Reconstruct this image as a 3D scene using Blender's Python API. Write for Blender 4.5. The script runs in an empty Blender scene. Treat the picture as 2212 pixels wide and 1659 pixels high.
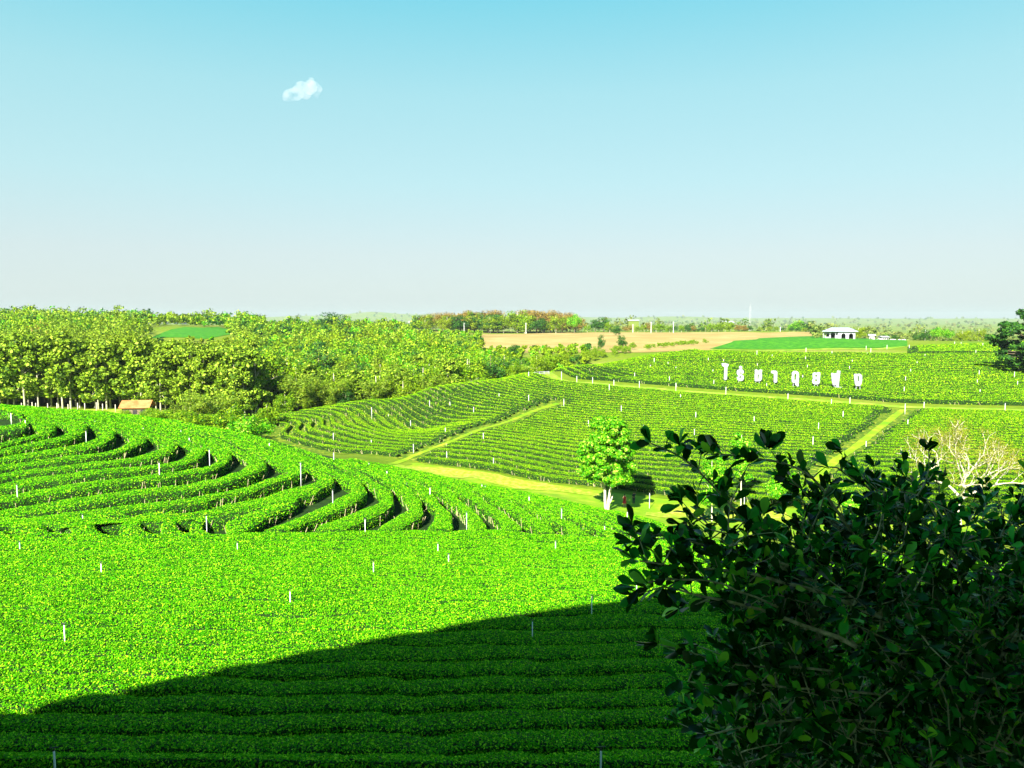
import bpy, math, random
import numpy as np
from mathutils import Vector, Matrix

PI = math.pi
R = math.radians
sc = bpy.context.scene
COL = sc.collection

# ------------------------------------------------------------------ camera, sky, sun, exposure
F, CX, CY = 1659.0, 1106.0, 829.5        # the photograph measured on a 2212 x 1659 grid
PITCH = R(4.9)
cam_d = bpy.data.cameras.new('camera')
cam = bpy.data.objects.new('camera', cam_d)
COL.objects.link(cam)
cam.location = (0, 0, 0)
cam.rotation_euler = (PI/2 - PITCH, 0, 0)
cam_d.sensor_width = 36.0
cam_d.lens = 27.0
cam_d.clip_start = 0.05
cam_d.clip_end = 40000
sc.camera = cam

SUN_EL = R(32.0)
SHADOW_AZ = R(22.0)                      # compass direction the shadows point to (0 = straight ahead, + = right)
TOSUN = np.array([-math.sin(SHADOW_AZ)*math.cos(SUN_EL), -math.cos(SHADOW_AZ)*math.cos(SUN_EL), math.sin(SUN_EL)])

world = bpy.data.worlds.new('World')
sc.world = world
world.use_nodes = True
wn = world.node_tree
wn.nodes.clear()
wo = wn.nodes.new('ShaderNodeOutputWorld')
bg = wn.nodes.new('ShaderNodeBackground')
sky = wn.nodes.new('ShaderNodeTexSky')
sky.sky_type = 'NISHITA'
sky.sun_disc = False
sky.sun_elevation = SUN_EL
sky.sun_rotation = math.atan2(TOSUN[0], TOSUN[1])
sky.altitude = 500
sky.air_density = 1.0
sky.dust_density = 1.6
sky.ozone_density = 1.5
# hazy tropical air: the clear-sky colour is pulled towards pale cyan by height above the horizon
tc = wn.nodes.new('ShaderNodeTexCoord')
sep = wn.nodes.new('ShaderNodeSeparateXYZ')
wn.links.new(tc.outputs['Generated'], sep.inputs[0])
rmp = wn.nodes.new('ShaderNodeValToRGB')
_st = [(0.0, (.68,.78,.77)), (.08, (.67,.80,.80)), (.167, (.54,.84,.86)), (.27, (.42,.81,.86)), (.37, (.22,.73,.85)), (.7, (.08,.36,.68))]
while len(rmp.color_ramp.elements) < len(_st): rmp.color_ramp.elements.new(.5)
for e_, (p_, c_) in zip(rmp.color_ramp.elements, _st): e_.position = p_; e_.color = (*c_, 1)
wn.links.new(sep.outputs[2], rmp.inputs[0])
scl = wn.nodes.new('ShaderNodeVectorMath'); scl.operation = 'SCALE'; scl.inputs['Scale'].default_value = 5.0
wn.links.new(rmp.outputs[0], scl.inputs[0])
tint = wn.nodes.new('ShaderNodeMix')
tint.data_type = 'RGBA'
tint.inputs[0].default_value = 0.88
wn.links.new(sky.outputs[0], tint.inputs[6])
wn.links.new(scl.outputs[0], tint.inputs[7])
wn.links.new(tint.outputs[2], bg.inputs[0])
bg.inputs[1].default_value = 0.05
wn.links.new(bg.outputs[0], wo.inputs[0])

sun_d = bpy.data.lights.new('sun', 'SUN')
sun_d.energy = 5.0
sun_d.angle = R(0.5)
sun_d.color = (1.0, 0.95, 0.84)
sun = bpy.data.objects.new('sun', sun_d)
COL.objects.link(sun)
sun.rotation_euler = Vector(TOSUN).to_track_quat('Z', 'Y').to_euler()
sun.location = (-40, -80, 60)

sc.view_settings.view_transform = 'Standard'
sc.view_settings.look = 'None'
sc.view_settings.gamma = 1.0
sc.view_settings.exposure = 2.0
sc.cycles.max_bounces = 6
sc.cycles.diffuse_bounces = 3
sc.cycles.glossy_bounces = 2
sc.cycles.transmission_bounces = 3
sc.cycles.transparent_max_bounces = 8
sc.cycles.volume_bounces = 0

# ------------------------------------------------------------------ projection and terrain
def ray(px, py):
    cx = (np.asarray(px, float)-CX)/F
    cy = (CY-np.asarray(py, float))/F
    y = math.cos(PITCH)+cy*math.sin(PITCH)
    return cx/y, (-math.sin(PITCH)+cy*math.cos(PITCH))/y      # x/y and z/y slopes

def pw(px, py, d):
    a, b = ray(px, py)
    return np.array([a*d, d, b*d])

def to_px(x, y, z):
    f = y*math.cos(PITCH)-z*math.sin(PITCH)
    u = y*math.sin(PITCH)+z*math.cos(PITCH)
    f = np.where(f < 0.1, 0.1, f)
    return CX+F*x/f, CY-F*u/f

CTRL = [  # (grid x, grid y, metres away) read off the photograph
 (-400,1659,26),(0,1659,27.5),(600,1659,28.5),(1298,1659,29),(1800,1659,29.5),(2500,1659,30),
 (-400,1400,37),(0,1400,39),(553,1400,42),(1106,1400,44),(1800,1400,45.5),(2500,1400,46),
 (-300,1290,45),(553,1290,49),(1106,1290,52),(1600,1290,55),(2300,1290,57),
 (-300,1180,56),(0,1170,59),(553,1165,62),(850,1162,64),(1106,1165,66),(1350,1180,68),(1700,1200,67),(2300,1230,65),
 (-300,1060,69),(0,1080,68.5),(200,1065,70),(400,1090,69),(700,1090,71),(900,1090,74),(1100,1120,72),(1250,1140,73),
 (-300,960,80),(0,985,79),(200,985,80),(400,1005,79.5),(600,1035,77.5),(760,1040,79.5),(900,1060,79),
 (-300,880,94),(0,900,92),(200,917,91),(400,942,90),(600,972,89),(760,1005,88),(900,1040,86),(1100,1086,81),(1350,1136,76),
 (850,1006,118),(1000,1035,110),(1100,1062,103),(1310,1103,93),(1430,1130,87),(1600,1150,84),(1900,1150,82),(2300,1150,80),
 (610,955,140),(700,985,128),(1000,925,141),(1250,950,134),(1500,950,128),(1750,970,121),(2000,1000,112),(2300,1050,98),
 (600,916,153),(700,890,160),(800,869,167),(900,850,174),(1000,836,180),(1150,807,196),
 (1200,870,163),(1400,838,178),(1500,890,151),(1700,862,164),(1750,920,138),(1950,880,153),(2212,888,147),(2500,900,140),
 (1250,796,207),(1400,778,226),(1300,815,195),(1567,824,190),(1855,840,177),(2100,845,178),(2400,850,175),
 (1500,762,252),(1600,756,266),(1700,790,222),(1700,757,270),(1700,730,318),(1812,732,330),(1560,738,305),(1960,735,326),
 (1950,790,226),(1950,757,275),(2212,800,217),(2212,760,262),(2212,738,305),(2500,790,225),(2500,738,300),
 (1100,757,330),(1300,757,330),(1500,755,335),(1100,721,560),(1300,719,560),(1700,721,520),(1500,719,560),(1760,718,560),
 (950,795,260),(1100,790,240),(700,820,250),(500,850,210),
 (200,886,166),(0,886,160),(-300,880,160),(330,893,160),(450,905,160),(520,935,145),
 (0,800,260),(200,800,265),(400,728,350),(400,705,450),(0,740,350),(0,715,470),(200,712,470),(600,742,350),(600,722,450),(850,757,340),(850,725,460),
 (-400,740,350),(-400,715,470),(0,700,580),(400,702,560),(800,712,560),
]
WCTRL = [(-75, 112, -15.5), (-40, 115, -19.5), (-22, 118, -21.5), (-5, 116, -22.3), (-100, 130, -18), (-60, 135, -19.3),
         (-30, 140, -21.5), (2, 97, -22.3), (-5, 108, -22.4), (-18, 150, -22.5), (-25, 175, -22), (-15, 195, -21), (-5, 215, -19.5), (10, 235, -17),
         (300, 200, -16), (300, 350, -12), (-300, 200, -18), (260, 560, -16), (420, 520, -18), (130, 420, -11.5), (190, 380, -12.5), (250, 420, -15)]
cp = np.array([pw(*c) for c in CTRL] + [np.array(w, float) for w in WCTRL])
def warp(x, y):
    yy = np.maximum(y, -20.0)+32.0
    return np.stack([2.2*np.asarray(x)/yy, 2.2*np.log(yy)], -1)
def tps_k(a, b):
    d2 = ((a[:, None, :]-b[None, :, :])**2).sum(-1)
    return np.where(d2 > 0, d2*np.log(d2+1e-12), 0.0)
_c = warp(cp[:, 0], cp[:, 1])
_n = len(_c)
_A = np.zeros((_n+3, _n+3))
_A[:_n, :_n] = tps_k(_c, _c)+np.eye(_n)*0.004
_A[:_n, _n] = 1
_A[:_n, _n+1:] = _c
_A[_n, :_n] = 1
_A[_n+1:, :_n] = _c.T
_w = np.linalg.solve(_A, np.concatenate([cp[:, 2], [0, 0, 0]]))
def sstep(a, b, v):
    t = np.clip((v-a)/(b-a), 0, 1)
    return t*t*(3-2*t)
def bumps(x, y, s, seed=0):
    return (np.sin(x/s+seed)*np.cos(y/s*1.13+seed*1.7)+0.6*np.sin(x/s*2.1+y/s*1.7+seed*2.3)+0.4*np.cos(y/s*3.3-x/s*2.6+seed))/2.0
def terrain(x, y):
    x = np.atleast_1d(np.asarray(x, float)); y = np.atleast_1d(np.asarray(y, float))
    shp = x.shape
    x = x.ravel(); y = y.ravel()
    out = np.empty(len(x))
    for i in range(0, len(x), 20000):
        xx = x[i:i+20000]; yy = y[i:i+20000]
        yc = np.clip(yy, 22, 620)
        xc = np.clip(xx, -0.95*(yc+32), 0.95*(yc+32))
        p = warp(xc, yc)
        out[i:i+20000] = tps_k(p, _c)@_w[:_n]+_w[_n]+p@_w[_n+1:]
    # the hill the camera stands on
    near = -5.2-0.47*np.maximum(y-4, 0)
    near = np.where(y < 4, -5.2+0.0*y, near)
    near = near-0.0006*x*x
    t = sstep(22, 29, y)
    out = near*(1-t)+out*t
    # the far plain
    fl = -36+3.0*bumps(x, y, 420, 1)
    t = sstep(600, 1150, np.hypot(x*0.8, y))
    out = out*(1-t)+fl*t
    # low blue hills on the skyline
    rr = np.hypot(x, y); az = np.arctan2(x, y)
    h = 60*np.exp(-((az+0.18)/0.10)**2)*(0.8+0.3*np.sin(az*60))+42*np.exp(-((az-0.05)/0.25)**2)*(0.6+0.3*np.sin(az*37))
    out = out+np.maximum(h+30, 0)*sstep(6500, 8200, rr)*(y > 0)
    return out.reshape(shp)

_D = np.concatenate([np.geomspace(18, 900, 500)])
def hit(px, py, lift=0.0):
    """where the sight line through a grid point meets the land (lift: this far above it)"""
    px = np.atleast_1d(np.asarray(px, float)); py = np.atleast_1d(np.asarray(py, float))
    a, b = ray(px, py)
    X = a[:, None]*_D[None]; Y = np.broadcast_to(_D[None], X.shape); Z = b[:, None]*_D[None]
    g = terrain(X, Y)+lift-Z
    res = np.zeros((len(px), 3))
    for i in range(len(px)):
        k = np.nonzero(g[i] > 0)[0]
        if len(k) and k[0] > 0:
            k = k[0]
            t = g[i, k-1]/(g[i, k-1]-g[i, k])
            d = _D[k-1]+(_D[k]-_D[k-1])*t
        else:
            d = _D[int(np.argmax(g[i]))]
        x = a[i]*d
        res[i] = (x, d, terrain(x, d)[0])
    return res

# ------------------------------------------------------------------ helpers
def tag(o, label=None, cat=None, group=None, kind=None):
    if label: o['label'] = label
    if cat: o['category'] = cat
    if group: o['group'] = group
    if kind: o['kind'] = kind
    return o
def empty(name, loc, label, cat, group=None, rz=0.0):
    o = bpy.data.objects.new(name, None)
    o.empty_display_size = 0.3
    COL.objects.link(o)
    o.location = loc
    o.rotation_euler = (0, 0, rz)
    return tag(o, label, cat, group)
def link(name, me, parent=None, loc=(0, 0, 0)):
    o = bpy.data.objects.new(name, me)
    COL.objects.link(o)
    o.location = loc
    if parent is not None: o.parent = parent
    return o
def mesh_np(name, V, Fq, mats, idx=None, smooth=False):
    """V (n,3), Fq (m,k) faces of one size"""
    V = np.ascontiguousarray(V, dtype=np.float32); Fq = np.ascontiguousarray(Fq, dtype=np.int32)
    me = bpy.data.meshes.new(name)
    m, k = Fq.shape
    me.vertices.add(len(V)); me.vertices.foreach_set('co', V.ravel())
    me.loops.add(m*k); me.loops.foreach_set('vertex_index', Fq.ravel())
    me.polygons.add(m)
    me.polygons.foreach_set('loop_start', np.arange(0, m*k, k, dtype=np.int32))
    me.polygons.foreach_set('loop_total', np.full(m, k, dtype=np.int32))
    for mt in mats: me.materials.append(mt)
    if idx is not None: me.polygons.foreach_set('material_index', np.ascontiguousarray(idx, dtype=np.int32))
    me.polygons.foreach_set('use_smooth', np.full(m, bool(smooth)) if not hasattr(smooth, '__len__') else np.ascontiguousarray(smooth, dtype=bool))
    me.update()
    me.validate()
    return me
class MB:
    """collects quads / ngons for one mesh"""
    def __init__(s): s.v = []; s.f = []; s.m = []
    def add(s, vs, fs, m=0):
        b = len(s.v); s.v += [tuple(map(float, p)) for p in vs]
        s.f += [tuple(b+i for i in q) for q in fs]; s.m += [m]*len(fs); return s
    def box(s, c, d, m=0, rz=0.0):
        x, y, z = d[0]/2, d[1]/2, d[2]/2; vs = []
        for sx, sy, sz in ((-1,-1,-1),(1,-1,-1),(1,1,-1),(-1,1,-1),(-1,-1,1),(1,-1,1),(1,1,1),(-1,1,1)):
            p = (sx*x, sy*y); q = (p[0]*math.cos(rz)-p[1]*math.sin(rz), p[0]*math.sin(rz)+p[1]*math.cos(rz))
            vs.append((c[0]+q[0], c[1]+q[1], c[2]+sz*z))
        return s.add(vs, [(0,3,2,1),(4,5,6,7),(0,1,5,4),(1,2,6,5),(2,3,7,6),(3,0,4,7)], m)
    def tube(s, pts, rad, n=7, m=0, cap=True):
        pts = [Vector(p) for p in pts]
        if not hasattr(rad, '__len__'): rad = [rad]*len(pts)
        vs = []; prev = None
        for i, p in enumerate(pts):
            t = (pts[min(i+1, len(pts)-1)]-pts[max(i-1, 0)]).normalized()
            a = t.orthogonal().normalized() if prev is None else (prev-t*prev.dot(t)).normalized()
            prev = a; b = t.cross(a)
            for k in range(n):
                an = 2*PI*k/n
                vs.append(p+(a*math.cos(an)+b*math.sin(an))*rad[i])
        fs = [(i*n+k, i*n+(k+1) % n, (i+1)*n+(k+1) % n, (i+1)*n+k) for i in range(len(pts)-1) for k in range(n)]
        if cap:
            fs.append(tuple(range(n-1, -1, -1))); fs.append(tuple((len(pts)-1)*n+k for k in range(n)))
        return s.add(vs, fs, m)
    def ball(s, c, r, m=0, nu=10, nv=6):
        if not hasattr(r, '__len__'): r = (r, r, r)
        vs = [(c[0], c[1], c[2]-r[2])]
        for j in range(1, nv):
            ph = -PI/2+PI*j/nv
            for i in range(nu):
                th = 2*PI*i/nu
                vs.append((c[0]+r[0]*math.cos(ph)*math.cos(th), c[1]+r[1]*math.cos(ph)*math.sin(th), c[2]+r[2]*math.sin(ph)))
        vs.append((c[0], c[1], c[2]+r[2])); L = len(vs)-1
        fs = [(0, 1+(i+1) % nu, 1+i) for i in range(nu)]
        for j in range(nv-2):
            for i in range(nu):
                a = 1+j*nu+i; b = 1+j*nu+(i+1) % nu
                fs.append((a, b, b+nu, a+nu))
        fs += [(L, 1+(nv-2)*nu+i, 1+(nv-2)*nu+(i+1) % nu) for i in range(nu)]
        return s.add(vs, fs, m)
    def mesh(s, name, mats, smooth=False):
        me = bpy.data.meshes.new(name)
        me.from_pydata(s.v, [], s.f)
        for mt in (mats if isinstance(mats, (list, tuple)) else [mats]): me.materials.append(mt)
        me.polygons.foreach_set('material_index', s.m)
        me.polygons.foreach_set('use_smooth', [smooth]*len(s.f))
        me.update()
        return me
    def obj(s, name, mats, parent=None, smooth=False, loc=(0, 0, 0)):
        return link(name, s.mesh(name, mats, smooth), parent, loc)

# ------------------------------------------------------------------ materials
def new_mat(name):
    m = bpy.data.materials.new(name); m.use_nodes = True
    nt = m.node_tree; nt.nodes.clear()
    out = nt.nodes.new('ShaderNodeOutputMaterial')
    return m, nt, out
def ramp(nt, fac, stops):
    r = nt.nodes.new('ShaderNodeValToRGB')
    el = r.color_ramp.elements
    while len(el) < len(stops): el.new(0.5)
    for e, (p, c) in zip(el, stops): e.position = p; e.color = (*c, 1)
    nt.links.new(fac, r.inputs[0])
    return r.outputs[0]
def noise(nt, scale, detail=3.0, rough=0.6, vec=None):
    n = nt.nodes.new('ShaderNodeTexNoise')
    n.inputs['Scale'].default_value = scale; n.inputs['Detail'].default_value = detail; n.inputs['Roughness'].default_value = rough
    if vec is None:
        g = nt.nodes.new('ShaderNodeNewGeometry'); vec = g.outputs['Position']
    nt.links.new(vec, n.inputs['Vector'])
    return n.outputs['Fac']
def mixc(nt, a, b, fac, mode='MIX'):
    m = nt.nodes.new('ShaderNodeMix'); m.data_type = 'RGBA'; m.blend_type = mode
    for s, v in ((0, fac), (6, a), (7, b)):
        if isinstance(v, (int, float)): m.inputs[s].default_value = v
        elif isinstance(v, tuple): m.inputs[s].default_value = (*v, 1)
        else: nt.links.new(v, m.inputs[s])
    return m.outputs[2]
def leaf_mat(name, stops, rough=0.5, trans=0.25, spec=0.35, big=0.05, bigmix=0.35, bigcol=None):
    """leaf colour by leaf (random per island) and by patch (world noise)"""
    m, nt, out = new_mat(name)
    g = nt.nodes.new('ShaderNodeNewGeometry')
    c = ramp(nt, g.outputs['Random Per Island'], stops)
    if bigcol:
        n = noise(nt, big, 3)
        mm = nt.nodes.new('ShaderNodeMapRange'); mm.inputs[1].default_value = 0.42; mm.inputs[2].default_value = 0.62
        nt.links.new(n, mm.inputs[0]); mm.inputs[3].default_value = 0; mm.inputs[4].default_value = bigmix
        c = mixc(nt, c, bigcol, mm.outputs[0])
    p = nt.nodes.new('ShaderNodeBsdfPrincipled')
    nt.links.new(c, p.inputs['Base Color'])
    p.inputs['Roughness'].default_value = rough
    p.inputs['Specular IOR Level'].default_value = spec
    if trans > 0:
        t = nt.nodes.new('ShaderNodeBsdfTranslucent')
        nt.links.new(c, t.inputs[0])
        ms = nt.nodes.new('ShaderNodeMixShader'); ms.inputs[0].default_value = trans
        nt.links.new(p.outputs[0], ms.inputs[1]); nt.links.new(t.outputs[0], ms.inputs[2])
        nt.links.new(ms.outputs[0], out.inputs[0])
    else:
        nt.links.new(p.outputs[0], out.inputs[0])
    return m
def surf_mat(name, stops, scale=1.0, detail=4, rough=0.8, bump=0.0, bscale=None, spec=0.2, metal=0.0):
    m, nt, out = new_mat(name)
    n = noise(nt, scale, detail)
    c = ramp(nt, n, stops)
    p = nt.nodes.new('ShaderNodeBsdfPrincipled')
    nt.links.new(c, p.inputs['Base Color'])
    p.inputs['Roughness'].default_value = rough
    p.inputs['Specular IOR Level'].default_value = spec
    p.inputs['Metallic'].default_value = metal
    if bump:
        b = nt.nodes.new('ShaderNodeBump'); b.inputs['Strength'].default_value = bump
        nt.links.new(noise(nt, bscale or scale*4, 3), b.inputs['Height'])
        nt.links.new(b.outputs[0], p.inputs['Normal'])
    nt.links.new(p.outputs[0], out.inputs[0])
    return m

M = {}
M['tea'] = leaf_mat('tea_leaf', [(0, (.010,.12,.0003)), (.25, (.035,.27,.0005)), (.7, (.11,.44,.0008)), (1, (.46,.78,.02))], .7, .22, .04, .03, .35, (.085,.32,.001))  # brightest stop paints glints into a few random leaves
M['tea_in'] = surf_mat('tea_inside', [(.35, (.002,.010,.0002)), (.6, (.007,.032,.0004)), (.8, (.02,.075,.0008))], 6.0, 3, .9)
M['tea_far'] = leaf_mat('tea_leaf_sparse', [(0, (.02,.14,.0005)), (.4, (.13,.36,.0008)), (.8, (.26,.46,.001)), (1, (.55,.66,.03))], .7, .22, .04, .03, .4, (.10,.28,.001))
M['stem'] = surf_mat('tea_stem', [(.3, (.20,.17,.08)), (.7, (.42,.38,.2))], 5, 2, .8)
M['bark_pale'] = surf_mat('pale_bark', [(.3, (.30,.26,.18)), (.55, (.55,.5,.38)), (.8, (.7,.66,.55))], 3, 4, .8, .3, 20)
M['bark_mid'] = surf_mat('grey_bark', [(.3, (.22,.21,.13)), (.7, (.45,.43,.3))], 3, 4, .85, .3, 20)
M['bark'] = surf_mat('bark', [(.3, (.07,.055,.03)), (.7, (.2,.16,.1))], 4, 4, .85, .4, 20)
M['teak'] = leaf_mat('teak_leaf', [(0, (.015,.07,.001)), (.4, (.09,.19,.004)), (.75, (.21,.34,.008)), (1, (.44,.58,.06))], .6, .2, .15, .012, .5, (.15,.19,.004))
M['wood'] = leaf_mat('broad_leaf', [(0, (.015,.10,.0006)), (.4, (.09,.22,.001)), (.8, (.18,.32,.001)), (1, (.36,.46,.02))], .6, .2, .12, .012, .5, (.19,.2,.004))
M['dark'] = leaf_mat('dark_leaf', [(0, (.004,.03,.004)), (.5, (.018,.085,.006)), (1, (.07,.19,.012))], .6, .15, .15)
M['brown'] = leaf_mat('brown_leaf', [(0, (.09,.07,.008)), (.5, (.2,.13,.012)), (1, (.3,.22,.03))], .6, .15, .3)
M['bamboo'] = leaf_mat('bamboo_leaf', [(0, (.06,.15,.001)), (.5, (.16,.27,.003)), (1, (.3,.38,.03))], .5, .25, .3)
M['fresh'] = leaf_mat('fresh_leaf', [(0, (.01,.12,.001)), (.45, (.06,.3,.002)), (.85, (.2,.46,.004)), (1, (.5,.62,.1))], .6, .25, .1)
M['far'] = leaf_mat('far_leaf', [(0, (.03,.08,.008)), (.5, (.08,.15,.015)), (1, (.16,.2,.03))], .7, .1, .2, .004, .6, (.2,.19,.05))
M['bush'] = leaf_mat('bush_leaf', [(0, (.002,.03,.003)), (.5, (.006,.10,.007)), (.72, (.015,.26,.03)), (.88, (.05,.6,.06)), (1, (.4,.85,.04))], .38, .22, .28)  # yellow-green end paints sunlight into a few random leaves
M['twig'] = surf_mat('twig_bark', [(.3, (.16,.2,.11)), (.7, (.62,.66,.48))], 30, 3, .75)
M['dry_twig'] = leaf_mat('dry_twig', [(0, (.07,.09,.003)), (.5, (.16,.17,.006)), (1, (.3,.3,.03))], .7, .1, .2)
M['ground'] = None

def ground_mat():
    m, nt, out = new_mat('meadow')
    a = ramp(nt, noise(nt, 0.9, 5), [(.3, (.05,.12,.002)), (.55, (.12,.2,.004)), (.75, (.24,.25,.04))])
    b = ramp(nt, noise(nt, 0.012, 4), [(.38, (.09,.19,.004)), (.5, (.15,.19,.01)), (.62, (.28,.24,.07))])
    c = mixc(nt, a, b, 0.5)
    p = nt.nodes.new('ShaderNodeBsdfPrincipled'); nt.links.new(c, p.inputs['Base Color'])
    p.inputs['Roughness'].default_value = .9; p.inputs['Specular IOR Level'].default_value = .1
    bm = nt.nodes.new('ShaderNodeBump'); bm.inputs['Strength'].default_value = .5
    nt.links.new(noise(nt, 6, 3), bm.inputs['Height']); nt.links.new(bm.outputs[0], p.inputs['Normal'])
    nt.links.new(p.outputs[0], out.inputs[0])
    return m
M['ground'] = ground_mat()
M['lawn'] = surf_mat('lawn', [(.3, (.10,.24,.001)), (.5, (.17,.30,.002)), (.7, (.3,.36,.02))], .35, 6, .9, .5, 9)
M['soil_shade'] = surf_mat('soil_painted_shade', [(.3, (.004,.015,.0006)), (.55, (.010,.036,.001)), (.8, (.04,.07,.003))], 1.2, 4, .95)  # shade of the gaps between hedges is painted into this near-black green
M['soil_shade2'] = surf_mat('grassy_soil', [(.3, (.02,.07,.001)), (.52, (.07,.13,.002)), (.72, (.3,.30,.02))], 1.4, 5, .95)
M['drygrass'] = surf_mat('dry_grass', [(.3, (.14,.28,.003)), (.5, (.26,.35,.015)), (.7, (.42,.43,.08))], 1.6, 5, .9, .5, 12)
M['track'] = surf_mat('grassy_track', [(.3, (.10,.25,.003)), (.5, (.18,.31,.01)), (.68, (.30,.36,.05)), (.8, (.42,.40,.14))], .5, 5, .9, .3, 8)
M['field'] = surf_mat('ploughed_field', [(.3, (.24,.17,.05)), (.5, (.30,.22,.065)), (.7, (.36,.28,.10))], .05, 5, .95)
M['crop'] = surf_mat('green_crop', [(.3, (.012,.11,.0005)), (.5, (.03,.17,.0005)), (.7, (.07,.24,.001))], .5, 5, .9, .5, 3)
M['white'] = surf_mat('white_paint', [(.3, (.26,.27,.29)), (.7, (.31,.32,.34))], 2, 3, .5)
M['pipe'] = surf_mat('white_pipe', [(.3, (.6,.62,.6)), (.7, (.72,.73,.7))], 3, 3, .4)
M['sprink'] = surf_mat('sprinkler_plastic', [(.3, (.03,.03,.03)), (.7, (.06,.06,.06))], 3, 3, .5)
M['roof_grey'] = surf_mat('grey_roof', [(.3, (.2,.23,.27)), (.7, (.27,.3,.34))], .6, 3, .5)
M['roof_red'] = surf_mat('rust_roof', [(.3, (.30,.11,.03)), (.7, (.46,.22,.08))], .8, 3, .7)
M['darkgap'] = surf_mat('dark_interior', [(.3, (.02,.02,.02)), (.7, (.035,.03,.03))], 1, 2, .8)
M['steel'] = surf_mat('steel', [(.3, (.35,.36,.37)), (.7, (.5,.5,.5))], 2, 2, .5, metal=.3)
M['wall'] = surf_mat('plaster', [(.3, (.6,.58,.54)), (.7, (.72,.7,.66))], 1.3, 3, .85)
M['concrete'] = surf_mat('concrete', [(.3, (.28,.27,.25)), (.7, (.38,.37,.35))], 1.1, 4, .9)

# ------------------------------------------------------------------ ground
def axis(fine, lo, hi, far):
    a = list(np.arange(lo, hi, fine)); s = fine
    up = [hi]
    while up[-1] < far: s *= 1.12; up.append(up[-1]+s)
    s = fine; dn = [lo]
    while dn[-1] > -far: s *= 1.12; dn.append(dn[-1]-s)
    return np.array(dn[:0:-1]+a+up)
gx = axis(3.0, -150, 190, 9000)
gy = axis(2.5, 0, 340, 9500)
gy = gy[gy > -700]; gx = gx
GX, GY = np.meshgrid(gx, gy)
GZ = terrain(GX, GY)
nx, ny = len(gx), len(gy)
ii = (np.arange(ny-1)[:, None]*nx+np.arange(nx-1)[None]).ravel()
me = mesh_np('ground', np.stack([GX, GY, GZ], -1).reshape(-1, 3), np.stack([ii, ii+1, ii+1+nx, ii+nx], -1), [M['ground']], None, True)
tag(link('ground', me), kind='structure')

def inside(poly, x, y):
    poly = np.asarray(poly); r = np.zeros(x.shape, bool); j = len(poly)-1
    for i in range(len(poly)):
        xi, yi = poly[i]; xj, yj = poly[j]
        c = ((yi > y) != (yj > y)) & (x < (xj-xi)*(y-yi)/(yj-yi+1e-12)+xi)
        r ^= c; j = i
    return r
def drape(name, poly, res, lift, mat, label=None, kind='structure', cat=None):
    """a sheet over the land inside a plan outline; vertices snap to the outline's edge"""
    poly = np.asarray(poly, float)
    xs = np.arange(poly[:, 0].min()-res, poly[:, 0].max()+res, res); ys = np.arange(poly[:, 1].min()-res, poly[:, 1].max()+res, res)
    X, Y = np.meshgrid(xs, ys); ins = inside(poly, X, Y)
    P = np.stack([X.ravel(), Y.ravel()], -1); insf = ins.ravel()
    # snap outside vertices near the outline onto it
    A = poly; B = np.roll(poly, -1, 0); best = np.full(len(P), 1e9); snap = P.copy()
    for a, b in zip(A, B):
        ab = b-a; t = np.clip(((P-a)@ab)/(ab@ab+1e-9), 0, 1); q = a+t[:, None]*ab; d = np.hypot(*(P-q).T)
        k = d < best; best[k] = d[k]; snap[k] = q[k]
    P2 = np.where((~insf & (best < res*1.5))[:, None], snap, P)
    nx = len(xs); i = (np.arange(len(ys)-1)[:, None]*nx+np.arange(nx-1)[None]).ravel()
    Q = np.stack([i, i+1, i+1+nx, i+nx], -1)
    keep = insf[Q].sum(1) >= 1
    Q = Q[keep]
    used, inv = np.unique(Q, return_inverse=True); P2 = P2[used]; Q = inv.reshape(-1, 4)
    z = terrain(P2[:, 0], P2[:, 1])+lift
    me = mesh_np(name, np.c_[P2, z], Q, [mat], None, True)
    o = link(name, me); tag(o, label, cat, None, kind); return o
def resample(P, n=None, step=None):
    P = np.asarray(P, float)
    # catmull-rom through the points, then even spacing
    Q = np.vstack([2*P[0]-P[1], P, 2*P[-1]-P[-2]]); out = []
    for i in range(1, len(Q)-2):
        for t in np.linspace(0, 1, 12, endpoint=False):
            a, b, c, d = Q[i-1], Q[i], Q[i+1], Q[i+2]
            out.append(.5*((2*b)+(-a+c)*t+(2*a-5*b+4*c-d)*t*t+(-a+3*b-3*c+d)*t**3))
    out.append(P[-1]); out = np.array(out)
    L = np.r_[0, np.cumsum(np.linalg.norm(np.diff(out, axis=0), axis=1))]
    if n is None: n = max(2, int(L[-1]/step)+1)
    s = np.linspace(0, L[-1], n)
    return np.stack([np.interp(s, L, out[:, k]) for k in range(out.shape[1])], -1)
def ribbon(name, line, width, lift, mat, label=None, wj=0.15, seed=1):
    P = resample(line, step=1.5); rs = np.random.RandomState(seed)
    T = np.gradient(P, axis=0); T /= np.linalg.norm(T, axis=1)[:, None]; Nn = np.stack([-T[:, 1], T[:, 0]], -1)
    w = np.interp(np.linspace(0, 1, len(P)), np.linspace(0, 1, len(width)), width) if hasattr(width, '__len__') else np.full(len(P), width)
    js = [rs.randn(len(P))*wj*w*.3 for _ in range(2)]
    cols = []
    for k, v in enumerate(np.linspace(-.5, .5, 5)):
        off = v*w+(js[0] if k == 0 else js[1] if k == 4 else 0)
        q = P+Nn*off[:, None]; cols.append(np.c_[q, terrain(q[:, 0], q[:, 1])+lift])
    V = np.stack(cols, 1); n = len(P); i = (np.arange(n-1)[:, None]*5+np.arange(4)[None]).ravel()
    me = mesh_np(name, V.reshape(-1, 3), np.stack([i, i+5, i+6, i+1], -1), [mat], None, True)
    return tag(link(name, me), label, None, None, 'structure')
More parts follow.
